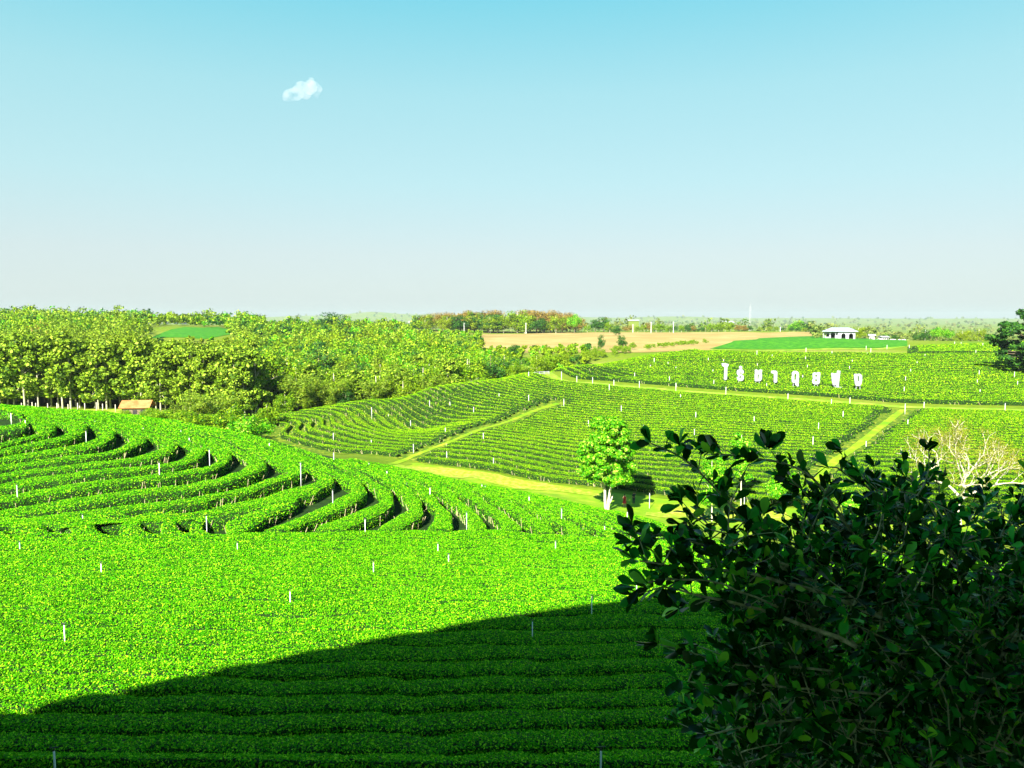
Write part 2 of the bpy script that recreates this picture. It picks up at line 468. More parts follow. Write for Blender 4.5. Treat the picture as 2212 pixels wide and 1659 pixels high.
def H(pts, lift=0.0):
    """mixed list: (px, py) grid points are projected on the land, ('w', x, y) are plan points"""
    out = []
    for p in pts:
        if p[0] == 'w': out.append((p[1], p[2]))
        else:
            h = hit(p[0], p[1], lift)[0]; out.append((h[0], h[1]))
    return np.array(out)

P_main = H([(1150,807),(1200,817),(1300,830),(1400,839),(1550,851),(1700,861),(1850,872),(1950,880),(2080,884),(2212,887),(2400,895)])
P_diag = H([(842,1003),(900,983),(990,948),(1080,917),(1150,890),(1205,872)])
P_diag2 = H([(1952,886),(1900,925),(1850,965),(1800,1000),(1760,1040)])
P_top = H([(1530,756),(1620,757),(1700,757),(1800,754),(1900,754),(1960,746)])
ribbon('grass_track', P_main, 2.5, .10, M['track'])
ribbon('grass_track', P_diag, 1.0, .11, M['lawn'], seed=3)
ribbon('grass_track', P_diag2, 1.3, .12, M['lawn'], seed=4)
ribbon('grass_track', P_top, 3.0, .10, M['track'], seed=5)
P_dry = H([(850,1007),(930,1017),(1010,1030),(1100,1043),(1180,1055),(1260,1066),(1330,1078)])
ribbon('dry_grass_strip', P_dry, [2,4,5,5,4,2.5,1.5], .12, M['drygrass'], seed=6)
P_bare = H([(1395,1112),(1430,1115),(1480,1112),(1560,1112),(1700,1112)])
ribbon('bare_patch', P_bare, [2,4,5,6,5], .12, M['drygrass'], seed=7)
lawn = np.vstack([H([(835,1000),(900,1000),(1106,1034),(1207,1049),(1427,1078),(1600,1092),(1900,1108),(2300,1120)]),
                  H([(2300,1165),(1900,1165),(1600,1165),(1450,1150)]), [(19, 80), (8, 86), (-4, 94), (-14, 104)]])
drape('lawn', lawn, 1.5, .05, M['lawn'])
fieldp = np.vstack([H([(1040,722),(1200,719),(1350,718),(1500,718),(1650,719),(1765,716)]), H([(1765,726),(1700,728),(1600,738),(1530,757),(1400,762),(1200,762),(1040,760)])])
drape('harvested_field', fieldp, 6, .10, M['field'])
cropp = np.vstack([H([(1532,754),(1580,740),(1640,731),(1720,727.5),(1812,727.5),(1900,731),(1960,738),(1960,748),(1900,752),(1800,752),(1700,755),(1620,755)])])
drape('green_crop_field', cropp, 3, .14, M['crop'])
drape('grass_clearing', H([(325,731),(345,722),(370,712),(400,707),(440,709),(470,706),(492,712),(500,722),(470,728),(440,733),(390,729)]), 4, .14, M['crop'])
drape('clearing', H([(-20,890),(100,884),(250,884),(420,890),(430,905),(250,900),(60,895)]), 2, .10, M['drygrass'])
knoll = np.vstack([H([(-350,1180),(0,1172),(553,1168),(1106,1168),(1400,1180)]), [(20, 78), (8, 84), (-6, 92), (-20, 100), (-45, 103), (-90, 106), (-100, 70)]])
drape('earth_between_rows', knoll, 2.0, .06, M['soil_shade'])

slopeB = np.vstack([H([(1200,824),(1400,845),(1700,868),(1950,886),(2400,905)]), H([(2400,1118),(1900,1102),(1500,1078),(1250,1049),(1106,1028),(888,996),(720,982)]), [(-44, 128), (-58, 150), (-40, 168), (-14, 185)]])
drape('earth_between_rows', slopeB, 3.0, .06, M['soil_shade2'])
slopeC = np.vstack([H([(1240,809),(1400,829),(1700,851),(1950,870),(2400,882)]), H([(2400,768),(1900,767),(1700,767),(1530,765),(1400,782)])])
drape('earth_between_rows', slopeC, 5.0, .06, M['soil_shade2'])
# ------------------------------------------------------------------ tea rows
rng = np.random.RandomState(7)
def leaf_quads(P, Nrm, size, rs, asp=0.5, spread=0.9):
    n = len(P)
    r = rs.randn(n, 3); Nn = Nrm+spread*r*0.6; Nn /= np.linalg.norm(Nn, axis=1)[:, None]+1e-9
    T = np.cross(Nn, rs.randn(n, 3)); T /= np.linalg.norm(T, axis=1)[:, None]+1e-9
    B = np.cross(Nn, T); s = (size*(.6+.8*rs.rand(n)))[:, None]
    V = np.stack([P-T*s*.5, P-B*s*.5*asp+T*s*.08, P+T*s*.5+Nn*s*.06, P+B*s*.5*asp+T*s*.08], 1)
    return V.reshape(-1, 3), np.arange(4*n).reshape(n, 4)
def smooth_noise(n, step, rs, amp):
    k = max(2, int(n/step)+2)
    return np.interp(np.linspace(0, k-1, n), np.arange(k), rs.randn(k))*amp
def hedge(name, A, B, g0, g1, h, mats, rs, dens=3.0, lk=.0022, lmin=.085, stems=0.0, wobble=.06, lowd=.12, edge=.62):
    """one hedge between two plan curves A and B (n,2): hull, leaves and stems in one mesh"""
    n = len(A); W = B-A
    wl = np.linalg.norm(W, axis=1)
    prof = [(.04, -.08), (.0, .5), (.02, .86), (.16, .98), (.5, 1.0), (.84, .98), (.98, .86), (1.0, .5), (.96, -.08)]
    hh = h*(1+smooth_noise(n, 3, rs, .045)); rows = []
    wa = g0+smooth_noise(n, 2, rs, wobble*.35); wb = 1-g1+smooth_noise(n, 2, rs, wobble*.35)
    endf = np.minimum(1, .55+.45*np.minimum(np.arange(n), np.arange(n)[::-1])/1.2)
    for v, z in prof:
        vv = wa+(wb-wa)*(.5+(v-.5)*endf)
        P = A+W*vv[:, None]
        gz = terrain(P[:, 0], P[:, 1])
        rows.append(np.c_[P, gz+z*hh*endf+(rs.randn(n)*.03*h if z > .5 else 0)])
    G = np.stack(rows, 1); m = len(prof)
    i = (np.arange(n-1)[:, None]*m+np.arange(m-1)[None]).ravel()
    Q = np.stack([i, i+m, i+m+1, i+1], -1)
    V = G.reshape(-1, 3); ccen = V[Q].mean(1)
    e1 = V[Q[:, 2]]-V[Q[:, 0]]; e2 = V[Q[:, 3]]-V[Q[:, 1]]; cr = np.cross(e1, e2); area = .5*np.linalg.norm(cr, axis=1)
    nrm = cr/(2*area[:, None]+1e-9); nrm[nrm[:, 2] < -.2] *= -1
    mid = V[Q].mean(1)-np.repeat(G.mean(1)[:-1], m-1, 0); nrm *= np.where((nrm*mid).sum(1) < 0, -1, 1)[:, None]
    px, py = to_px(ccen[:, 0], ccen[:, 1], ccen[:, 2])
    vis = (px > -220) & (px < 2430) & (py < 1850)
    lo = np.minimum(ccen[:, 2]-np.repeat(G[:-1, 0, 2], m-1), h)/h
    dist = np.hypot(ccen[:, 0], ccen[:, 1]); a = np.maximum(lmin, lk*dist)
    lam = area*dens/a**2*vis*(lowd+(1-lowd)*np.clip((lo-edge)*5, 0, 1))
    cnt = rs.poisson(lam); k = np.repeat(np.arange(len(Q)), cnt)
    ends = [(G[0]), (G[-1])]
    u = rs.rand(len(k), 1); w = rs.rand(len(k), 1); q = V[Q[k]]
    P = (q[:, 0]*(1-u)+q[:, 1]*u)*(1-w)+(q[:, 3]*(1-u)+q[:, 2]*u)*w
    sz = a[k]
    P = P+nrm[k]*(rs.rand(len(k))*.9-.1)[:, None]*sz[:, None]*.9
    LV, LQ = leaf_quads(P, nrm[k]+np.array([0, -.1, .35]), sz, rs, .5, 1.0)
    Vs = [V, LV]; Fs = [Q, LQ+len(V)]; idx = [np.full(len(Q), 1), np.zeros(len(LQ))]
    nv = len(V)+len(LV)
    # end caps
    if stems > 0:
        side = [0, m-1]
        ns = int(n*stems)
        if ns:
            si = rs.randint(0, n-1, ns); sd = rs.randint(0, 2, ns)
            base = G[si, np.where(sd == 0, 0, m-1)]+(G[si+1, np.where(sd == 0, 0, m-1)]-G[si, np.where(sd == 0, 0, m-1)])*rs.rand(ns, 1)
            out = (A[si]-B[si]); out = out/(np.linalg.norm(out, axis=1)[:, None]+1e-9)*np.where(sd == 0, 1, -1)[:, None]
            ln = h*(.5+.5*rs.rand(ns)); wd = .012+.00022*dist.mean()
            tp = base+np.c_[out*(.10+.18*rs.rand(ns, 1)), ln]; tp[:, 0] += rs.randn(ns)*.15
            base = base+np.c_[out*.06, np.zeros(ns)+.05]
            side_v = np.c_[np.full(ns, wd), np.zeros(ns), np.zeros(ns)]
            SV = np.stack([base-side_v, base+side_v, tp+side_v*.7, tp-side_v*.7], 1).reshape(-1, 3)
            Vs.append(SV); Fs.append(np.arange(4*ns).reshape(ns, 4)+nv); idx.append(np.full(ns, 2)); nv += len(SV)
    V = np.concatenate(Vs); Fa = np.concatenate(Fs); idx = np.concatenate(idx)
    sm = idx == 1
    return mesh_np(name, V, Fa, mats, idx, sm)

def dseg(P, line):
    d = np.full(len(P), 1e9)
    for a, b in zip(line[:-1], line[1:]):
        ab = b-a; t = np.clip(((P-a)@ab)/(ab@ab), 0, 1); q = a+t[:, None]*ab
        d = np.minimum(d, np.hypot(*(P-q).T))
    return d
def interp_keys(keys, svals, s):
    """keys (K, n, 2) at svals, cubic-ish blend at s"""
    k = int(np.clip(np.searchsorted(svals, s)-1, 0, len(svals)-2))
    t = (s-svals[k])/(svals[k+1]-svals[k])
    a = keys[max(k-1, 0)]; b = keys[k]; c = keys[k+1]; d = keys[min(k+2, len(keys)-1)]
    return b+(c-b)*t
ORD = ['first','second','third','fourth','fifth','sixth','seventh','eighth','ninth','tenth','eleventh','twelfth','thirteenth','fourteenth','fifteenth',
       'sixteenth','seventeenth','eighteenth','nineteenth','twentieth']
def ordn(i):
    if i < 20: return ORD[i]
    t = {2:'twenty', 3:'thirty', 4:'forty', 5:'fifty'}
    if (i+1) % 10 == 0: return {3:'thirtieth', 4:'fortieth', 5:'fiftieth', 6:'sixtieth'}[(i+1)//10]
    return t[(i+1)//10]+'-'+ORD[(i+1) % 10-1]

def family(keycurves, svals, rows, g, h, mats, what, group, npts=160, stepk=.02, cuts=(), dens=3.0, stems=0.0, lk=.0022, lmin=.085, segnames=None, seed=1, lowd=.12, edge=.62, wobble=.06):
    K = np.stack([k if len(k) == npts else resample(k, n=npts) for k in keycurves])
    rs = np.random.RandomState(seed); cnt = 0
    for r in range(len(rows)-1):
        A = interp_keys(K, svals, rows[r]); B = interp_keys(K, svals, rows[r+1])
        C = (A+B)/2
        seg = np.linalg.norm(np.diff(C, axis=0), axis=1); L = np.r_[0, np.cumsum(seg)]
        dd = np.hypot(C[:, 0], C[:, 1]); st = np.clip(dd*stepk, .5, 4)
        s = [0.0]
        while s[-1] < L[-1]:
            s.append(s[-1]+np.interp(s[-1], L, st))
        s = np.array(s[:-1]+[L[-1]])
        A = np.stack([np.interp(s, L, A[:, k]) for k in (0, 1)], -1); B = np.stack([np.interp(s, L, B[:, k]) for k in (0, 1)], -1)
        C = (A+B)/2
        ok = np.ones(len(C), bool)
        for line, wd in cuts: ok &= dseg(C, line) > wd
        # runs of ok
        gg = np.broadcast_to(g(r, np.interp(s, L, np.linspace(0, 1, npts))) if callable(g) else g, s.shape)
        runs = []; i = 0
        while i < len(ok):
            if ok[i]:
                j = i
                while j+1 < len(ok) and ok[j+1]: j += 1
                if j-i >= 3: runs.append((i, j+1))
                i = j+1
            else: i += 1
        for q, (i, j) in enumerate(runs):
            x, y = C[i:j].T; pxs, pys = to_px(x, y, terrain(x, y)+h)
            if not ((pxs > -150) & (pxs < 2360) & (pys < 1760)).any(): continue
            me = hedge('tea_hedge', A[i:j], B[i:j], gg[i:j], gg[i:j], h, mats, rs, dens, lk, lmin, stems, wobble, lowd, edge)
            side = ''
            if segnames and len(runs) > 1:
                mx = np.clip(pxs, 0, 2212).mean(); side = segnames(mx)
            tag(link('tea_hedge', me), what(r, side), 'tea hedge', group)
            cnt += 1
    return cnt

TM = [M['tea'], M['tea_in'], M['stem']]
TF = [M['tea_far'], M['tea_in'], M['stem']]
# lower block below the knoll: rows running across the view
Atop = H([(-350,1186),(0,1181),(120,1174),(260,1181),(400,1173),(480,1178),(590,1169),(700,1174),(850,1165),(960,1171),(1060,1166),(1180,1176),(1350,1184),(1700,1203),(2300,1233)])
Abot = np.stack([Atop[:, 0]*.62, 24.5+(Atop[:, 1]-58)*.22], -1)
nA = 17
family([Atop, Abot], [0, nA], list(range(nA+1)), lambda r, t: np.where(t > 2, 0, (.11 if r > 10 else .05 if r > 7 else .02)+.05*np.maximum(0, np.sin(t*23+r*2.7)-.35)), .95, TM,
       lambda r, s: 'clipped tea hedge, %s row down from the foot of the knoll' % ordn(r), 'tea hedges crossing the near slope', npts=60, stepk=.011, dens=4.4, stems=.0, seed=11, lmin=.11, lk=.0019, wobble=.13)
# knoll on the left: nested bends
G = {
 0: [('w',-75,84),(-60,925),(0,921),(30,917),(45,912),(25,905),('w',-62,91),('w',-75,92)],
 1: [('w',-75,79),(-60,975),(0,966),(40,957),(74,945),(50,915),('w',-58,92.5),('w',-75,95)],
 2: [('w',-75,77),(-60,992),(0,981),(90,961),(135,946),(118,926),('w',-52,93.5),('w',-75,98)],
 3: [('w',-74,75.5),(-60,1012),(0,998),(150,970),(202,948),(180,925),('w',-48,94.5),('w',-75,100.5)],
 4: [('w',-72,74),(-60,1028),(0,1015),(200,990),(266,958),(240,938),('w',-43,96),('w',-75,103)],
 5: [('w',-70,72),(-60,1052),(0,1037),(255,1000),(335,972),(305,953),('w',-37,97),('w',-74,106)],
 6: [('w',-68,70.5),(-60,1072),(0,1055),(320,1015),(400,986),(372,963),('w',-33,98),('w',-72,109)],
 7: [('w',-66,68.5),(-60,1098),(0,1083),(380,1030),(456,1002),(430,975),('w',-28,99),('w',-70,112)],
 8: [('w',-64,66),(-60,1125),(0,1112),(420,1047),(512,1012),(490,983),('w',-24,100),('w',-68,115)],
 9: [('w',-60,63),(-60,1150),(0,1142),(420,1085),(598,1034),(560,1000),('w',-20,100),('w',-65,118)],
 10: [('w',-58,62),(-60,1166),(0,1160),(400,1115),(668,1045),(618,1005),('w',-16,100),('w',-60,121)],
 11: [(520,1168),(560,1158),(600,1142),(690,1103),(743,1065),(690,1028),('w',-12,100),('w',-55,123)],
 12: [(640,1167),(672,1150),(715,1135),(772,1110),(810,1084),(758,1035),('w',-8,99),('w',-50,124)],
 13: [(770,1166),(795,1150),(825,1135),(856,1118),(869,1100),(825,1050),('w',-4,97),('w',-42,124)],
 14: [(900,1166),(908,1155),(918,1143),(928,1130),(930,1116),(885,1068),('w',0,95),('w',-34,122)],
 15: [(990,1166),(995,1155),(996,1142),(985,1122),(965,1103),(925,1068),('w',3,94),('w',-26,119)],
 16: [(1070,1166),(1066,1150),(1056,1135),(1035,1115),(1010,1098),(970,1068),('w',6,92),('w',-18,115)],
 17: [(1150,1168),(1138,1152),(1120,1137),(1095,1118),(1062,1097),(1015,1073),('w',8,91),('w',-12,110)],
 18: [(1230,1172),(1205,1155),(1180,1140),(1150,1122),(1110,1101),(1055,1079),('w',10,89),('w',-7,105)],
 20: [(1390,1183),(1350,1165),(1310,1150),(1250,1130),(1190,1108),(1120,1088),('w',13,86),('w',0,98)],
 22: [(1500,1190),(1460,1177),(1420,1162),(1380,1149),(1300,1120),('w',11,87),('w',5,92)],
 24: [(1640,1203),(1580,1190),(1530,1175),(1480,1160),(1400,1135),('w',18,86),('w',12,90)],
}
svL = sorted(G)
TURN = {k: 4 for k in G}; TURN[22] = 3; TURN[24] = 3
def split_res(P, k, n):
    a = resample(P, step=.4); j = int(np.argmin(np.hypot(*(a-P[k]).T)))
    return np.vstack([resample(a[:j+1:2] if j > 6 else a[:j+1], n=n//2+1)[:-1], resample(a[j:][::2], n=n-n//2)])
def knoll_key(k):
    P = H(G[k], .4)
    if k >= 2:
        U = P[-3]; E = np.array([-72.0, 89+2.4*k]); L = np.linalg.norm(E-U); L2 = min(L, 60 if k < 9 else 30 if k < 13 else 14)
        E = U+(E-U)*L2/L; d = E-U
        P = np.vstack([P[:-2], U+d*np.array([.36, .46]), E])
    return P
Lkeys = [split_res(knoll_key(k), TURN[k], 160) for k in svL]
nL = family(Lkeys, svL, list(range(0, 25)), lambda r, t: np.where(t < .5, .235+.075*np.exp(-((t-.5)/.10)**2), (.13 if r > 12 else .05)+(.18 if r > 12 else .26)*np.exp(-((t-.5)/.055)**2)), 1.15, TM,
       lambda r, s: 'tea hedge bending round the left knoll, %s from its top' % ordn(r), 'tea hedges bending round the knoll', npts=160, stepk=.010, dens=4.0, stems=1.6, seed=21, lk=.0016, lowd=.26, edge=.72, wobble=.11)
S_ = [H([(x0+50,1181),(x0+6,1165),(x0,1147),(x0+36,1130),(x0+95,y1)], .4) for x0, y1 in ((-190,1168),(-85,1166),(20,1160),(130,1145),(235,1130),(335,1120),(400,1115),(450,1108))]
S_.append(H([(520,1170),(550,1160),(580,1150),(615,1135),(690,1100)], .4))
nS = family(S_, list(range(9)), list(range(9)), .27, 1.1, TM,
       lambda r, s: 'short hedge stub at the foot of the knoll, %s from the left' % ordn(r), 'short hedges at the foot of the knoll', npts=40, stepk=.008, dens=3.4, stems=1.0, seed=25)
# big slope across the valley
B0 = H([('w',2,196),(1168,814),(1200,826),(1300,838),(1400,847),(1700,870),(1950,888),(2212,897),(2420,905)])
B1 = H([('w',-14,181),(1005,843),(1060,860),(1200,882),(1450,902),(1700,915),(1950,925),(2212,930),(2420,932)])
B2 = H([('w',-36,168),(810,878),(850,905),(980,930),(1250,955),(1550,975),(1850,988),(2212,995),(2420,1000)])
B3 = H([('w',-58,156),(607,925),(600,948),(720,978),(888,997),(1106,1028),(1250,1048),(1427,1073),(1600,1087)])
B3b = H([('w',-58,156),(607,925),(600,948),(720,980),(888,998),(1106,1030),(1300,1056),(1500,1080),(1900,1103)])
def bname(mx):
    return ' left of both diagonal tracks' if mx < 1000 else (' right of both diagonal tracks' if mx > 1960 else ' between the diagonal tracks')
nB = 34
ext = lambda K: K
B3c = np.vstack([B3b, H([(2420,1120)])])
B0c, B1c, B2c = [np.vstack([k, k[-1:]+(k[-1:]-k[-2:-1])*.3]) for k in (B0, B1, B2)]
nBB = family([B0c, B1c, B2c, B3c], [0, 12, 24, 34], list(range(0, nB+1)), lambda r, t: .27, .85, TF,
       lambda r, s: 'narrow tea hedge%s, %s row below the main track' % (s, ordn(r)), 'tea hedges on the slope across the valley',
       npts=140, stepk=.008, cuts=[(P_diag, 1.25), (P_diag2, 1.35)], dens=3.6, stems=1.1, lk=.0011, lowd=.14, edge=.78, segnames=bname, seed=31)
# slope with the letters
C0 = H([(1172,803),(1220,812),(1300,822),(1400,831),(1550,843),(1700,853),(1850,864),(1950,872),(2212,878),(2420,884)])
C1 = H([('w',22,215),(1290,795),(1350,803),(1450,808),(1600,818),(1750,826),(1900,836),(2050,842),(2212,846),(2420,850)])
C2 = H([('w',40,240),(1410,779),(1450,784),(1550,790),(1650,795),(1750,800),(1900,805),(2050,808),(2212,810),(2420,812)])
C3 = H([('w',62,262),(1520,763),(1560,764),(1640,765),(1720,766),(1800,766),(1900,767),(2050,768),(2212,768),(2420,766)])
C4 = H([(1960,752),(1985,751),(2010,750),(2050,749),(2090,748),(2130,747),(2170,745),(2212,743),(2300,740),(2420,738)])
nC = family([C0, C1, C2, C3], [0, 11, 22, 33], list(range(0, 34)), lambda r, t: .34, .9, TF,
       lambda r, s: 'tea hedge on the lettered hillside, %s above the main track' % ordn(r), 'tea hedges on the hillside with the letters',
       npts=120, stepk=.013, dens=3.2, stems=.8, seed=41, lk=.0012, lowd=.12, edge=.8)
C3r = H([(1960,765),(1985,765),(2010,765),(2050,765),(2090,765),(2130,765),(2170,764),(2212,764),(2300,763),(2420,762)])
nC2 = family([C3r, C4], [0, 9], list(range(0, 10)), .2, .95, TF,
       lambda r, s: 'tea hedge on the hilltop at right, %s behind the lettered rows' % ordn(r), 'tea hedges on the hilltop at right',
       npts=60, stepk=.013, lk=.0012, dens=3.2, lowd=.08, edge=.84, stems=.2, seed=51)
print('rows', nL, nBB, nC, nC2)
#@@PART2@@
# ------------------------------------------------------------------ the building behind the camera that shades the near slope
shade_px = [(-500,1655),(-200,1590),(0,1541),(156,1507),(312,1480),(451,1450),(573,1427),(660,1409),(768,1386),(976,1352),(1067,1333),(1185,1317),(1289,1303),(1393,1290),(1600,1272),(1900,1262),(2212,1258),(2600,1250)]
sh = np.array([hit(x, y, .95)[0] for x, y in shade_px]); sh[:, 2] += .95
HR = 11.0
edge = []
for p in sh:
    t = (HR+.5-p[2])/TOSUN[2]; edge.append((p[0]+TOSUN[0]*t, p[1]+TOSUN[1]*t))
b = MB()
ex = [(-95, -60)]+edge+[(edge[-1][0]+4, -60)]
n = len(ex)
b.add([(x, y, HR) for x, y in ex]+[(x, y, HR+.5) for x, y in ex], [tuple(range(n-1, -1, -1)), tuple(range(n, 2*n))]+[(i, (i+1) % n, n+(i+1) % n, n+i) for i in range(n)])
cafe = empty('hilltop_building', (0, -30, -5.2), 'long concrete building with a deep flat roof on the hilltop behind the viewpoint', 'building')
o = b.obj('roof', M['concrete'], cafe); o.location = (0, 30, 5.2)
b = MB(); fx = [(x, y-9) for x, y in edge]
x0, x1 = fx[0][0], fx[-1][0]
wl = [(-92, min(-14, fx[0][1])), (-60, -24), (-30, -13), (8, -9), (x1, -9), (x1, -58), (-92, -58)]
n = len(wl)
b.add([(x, y, -9) for x, y in wl]+[(x, y, HR) for x, y in wl], [tuple(range(n-1, -1, -1)), tuple(range(n, 2*n))]+[(i, (i+1) % n, n+(i+1) % n, n+i) for i in range(n)])
o = b.obj('wall', M['wall'], cafe); o.location = (0, 30, 5.2)
for i in range(4):
    b = MB(); b.box((10+i*7, -8.99, 2.0), (4.5, .12, 4.2))
    o = b.obj('window', M['darkgap'], cafe); o.location = (0, 30, 5.2)

# ------------------------------------------------------------------ trees
def crown_arrays(clumps, n, leaf, rs, shell=.55, asp=.6, up=.25):
    c = np.array(clumps, float); w = (c[:, 3]*c[:, 4]*c[:, 5])**.66; w /= w.sum()
    k = rs.choice(len(c), n, p=w)
    d = rs.randn(n, 3); d /= np.linalg.norm(d, axis=1)[:, None]
    r = shell+(1.05-shell)*rs.rand(n)**.7
    P = c[k, :3]+d*c[k, 3:]*r[:, None]
    ctr = c[:, :3].mean(0)
    N = d*.7+(P-ctr)/(np.abs(c[:, :3]-ctr).max()+1)*.4+np.array([0, 0, up])
    return leaf_quads(P, N, np.full(n, leaf), rs, asp, 1.0)
def round_clumps(rs, c, R3, n, rc, flat=.8, power=.5, low=-.9):
    out = []
    while len(out) < n:
        d = rs.randn(3); d /= np.linalg.norm(d)
        if d[2] < low: continue
        r = rs.rand()**power
        s = rc*(.65+.7*rs.rand())
        out.append((c[0]+d[0]*R3[0]*r, c[1]+d[1]*R3[1]*r, c[2]+d[2]*R3[2]*r, s, s, s*flat))
    return out
def limbs_mesh(rs, H0, rad, clumps, nl, m, split=.35):
    b = MB()
    lean = rs.randn(2)*.02*H0
    pts = [(0, 0, -.4), (0, 0, 0), (lean[0]*.3, lean[1]*.3, H0*.3), (lean[0]*.7, lean[1]*.7, H0*.6), (lean[0], lean[1], H0*.9)]
    b.tube(pts, [rad*1.25, rad*1.05, rad*.85, rad*.6, rad*.25], 7)
    idx = rs.permutation(len(clumps))[:nl]
    for i in idx:
        c = clumps[i]; z0 = min(max(H0*split, c[2]-.35*abs(c[2]-H0*split)-1.0), H0*.8)
        t = z0/(H0*.9); s = (lean[0]*t, lean[1]*t, z0)
        mid = ((s[0]+c[0])/2+rs.randn()*.1, (s[1]+c[1])/2+rs.randn()*.1, s[2]*.45+c[2]*.55-.2)
        b.tube([s, mid, (c[0], c[1], c[2]+.3)], [rad*.45, rad*.3, rad*.08], 5)
    return b
def tree_lib(kind, seed):
    """returns crown mesh and trunk mesh of one individual of a kind, standing on z=0"""
    rs = np.random.RandomState(seed)
    if kind == 'teak':
        H0 = 12.5+rs.rand()*3; cl = []
        for i in range(42):
            t = rs.rand()**.9; z = H0*(.17+.81*t); w = H0*.19*(1.15-.75*abs(t-.35)**1.3*1.6)
            a = rs.rand()*2*PI; r = w*math.sqrt(rs.rand()); s = .75+.6*rs.rand()
            cl.append((math.cos(a)*r, math.sin(a)*r, z, s, s, s*.7))
        V, Q = crown_arrays(cl, 2900, .55, rs, .3, .7, .3); lm, bm_ = M['teak'], M['bark_mid']; tr = limbs_mesh(rs, H0, .16, cl, 6, 0)
    elif kind in ('wood', 'dark', 'brown', 'fresh'):
        H0 = 8+rs.rand()*4
        Rr = H0*(.36+.12*rs.rand())
        cl = round_clumps(rs, (0, 0, H0*.52), (Rr, Rr, H0*.40), 36, H0*.14, .8, .5, -.95)
        V, Q = crown_arrays(cl, 3200, .44, rs, .4, .62, .3); lm, bm_ = M[kind], (M['bark_pale'] if kind == 'wood' else M['bark']); tr = limbs_mesh(rs, H0, .18, cl, 8, 0)
    elif kind == 'scrub':
        H0 = 4+rs.rand()*2; Rr = H0*.5
        cl = round_clumps(rs, (0, 0, H0*.5), (Rr, Rr, H0*.45), 20, H0*.16, .9, .5, -.6)
        V, Q = crown_arrays(cl, 1700, .34, rs, .4, .5, .4); lm, bm_ = M['wood'], M['bark']; tr = limbs_mesh(rs, H0, .08, cl, 5, 0)
    elif kind == 'bamboo':
        H0 = 9+rs.rand()*2; cl = []
        tr = MB()
        for i in range(26):
            a = rs.rand()*2*PI; sp = .8+2.6*rs.rand(); hh = H0*(.55+.45*rs.rand()); pts = []
            for t in np.linspace(0, 1, 7):
                pts.append((math.cos(a)*(.4+sp*t**2.2), math.sin(a)*(.4+sp*t**2.2), hh*(t-.12*t**4)))
            tr.tube(pts, [.06, .06, .055, .05, .04, .03, .015], 4)
            for t in (2, 3, 4, 5, 6):
                p = pts[t]; s = .5+.35*rs.rand(); cl.append((p[0], p[1], p[2], s, s, s*1.15))
        V, Q = crown_arrays(cl, 5200, .42, rs, .2, .3, .0); lm, bm_ = M['bamboo'], M['bamboo']
    return mesh_np(kind+'_crown', V, Q, [lm]), tr.mesh(kind+'_trunk', [bm_], True), H0
LIB = {k: [tree_lib(k, 100+i*7+j*31) for i in range(n)] for j, (k, n) in enumerate((('teak', 6), ('wood', 6), ('dark', 3), ('brown', 2), ('fresh', 2), ('scrub', 4), ('bamboo', 3)))}
NAMES = {'teak': 'teak_tree', 'wood': 'broadleaf_tree', 'dark': 'evergreen_tree', 'brown': 'broadleaf_tree', 'fresh': 'round_tree', 'scrub': 'shrub', 'bamboo': 'bamboo_clump'}
trs = np.random.RandomState(77)
def put_tree(kind, x, y, hgt, label, group, cat='tree', var=None, sx=1.0, z=None, name=None):
    c, t, H0 = LIB[kind][trs.randint(len(LIB[kind])) if var is None else var]
    s = hgt/H0
    if z is None: z = terrain(x, y)[0]
    e = empty(name or NAMES[kind], (x, y, z-.05), label, cat, group, trs.rand()*6.28)
    e.scale = (s*sx, s*sx, s)
    link('crown', c, e); link('trunk' if kind != 'bamboo' else 'culms', t, e)
    return e
def at(px, d):
    a, b_ = ray(px, 800); return a*d, d
def hgt_for(px, py, d):
    """how tall a thing standing at grid column px, d metres off, is when its top shows at py"""
    x, y = at(px, d); return ray(px, py)[1]*d-terrain(x, y)[0]

placed = []
def far_enough(x, y, r):
    for a, b_ in placed:
        if (a-x)**2+(b_-y)**2 < r*r: return False
    placed.append((x, y)); return True
def top_line(px, d):
    """canopy height wanted: tops of nearer ranks stay below the skyline of the photograph"""
    sky = np.interp(px, [0,60,160,300,420,560,600,680,760,850,920,1000,1100,1200,1260,1300,1500,1760,2212], [664,656,662,668,672,672,684,692,694,694,680,690,700,712,725,735,745,740,735])
    return sky
n_ind = 0
far_V = []; far_Q = []; far_n = 0
def add_far(kind, x, y, h, nleaf, leaf, rs, z=None, store=None):
    H0 = h; Rr = h*.42
    cl = round_clumps(rs, (x, y, (terrain(x, y)[0] if z is None else z)+h*.58), (Rr, Rr, h*.4), 8, h*.17, .8, .5, -.8)
    V, Q = crown_arrays(cl, nleaf, leaf, rs, .3, .7, .35)
    st = store; st[0].append(V); st[1].append(Q+st[2][0]); st[2][0] += len(V)
stores = {k: ([], [], [0]) for k in ('wood', 'teak', 'dark', 'far', 'brown', 'fresh')}

# front rank of the wood on the left
for i in range(70):
    px = -60+i*9.5+trs.rand()*7
    if px > 560: break
    d = 166+trs.rand()*7+max(0, px-350)*-.03
    x, y = at(px, d)
    if not far_enough(x, y, 1.6): continue
    base_y = 735 if px < 330 else 760
    h = float(np.clip(hgt_for(px, base_y+trs.randn()*12, d), 9, 17))
    put_tree('teak', x, y, h, 'slim pale-trunked tree with big light leaves in the front rank of the wood', 'front rank of the wood', sx=1.1)
    n_ind += 1
placed_t = 0
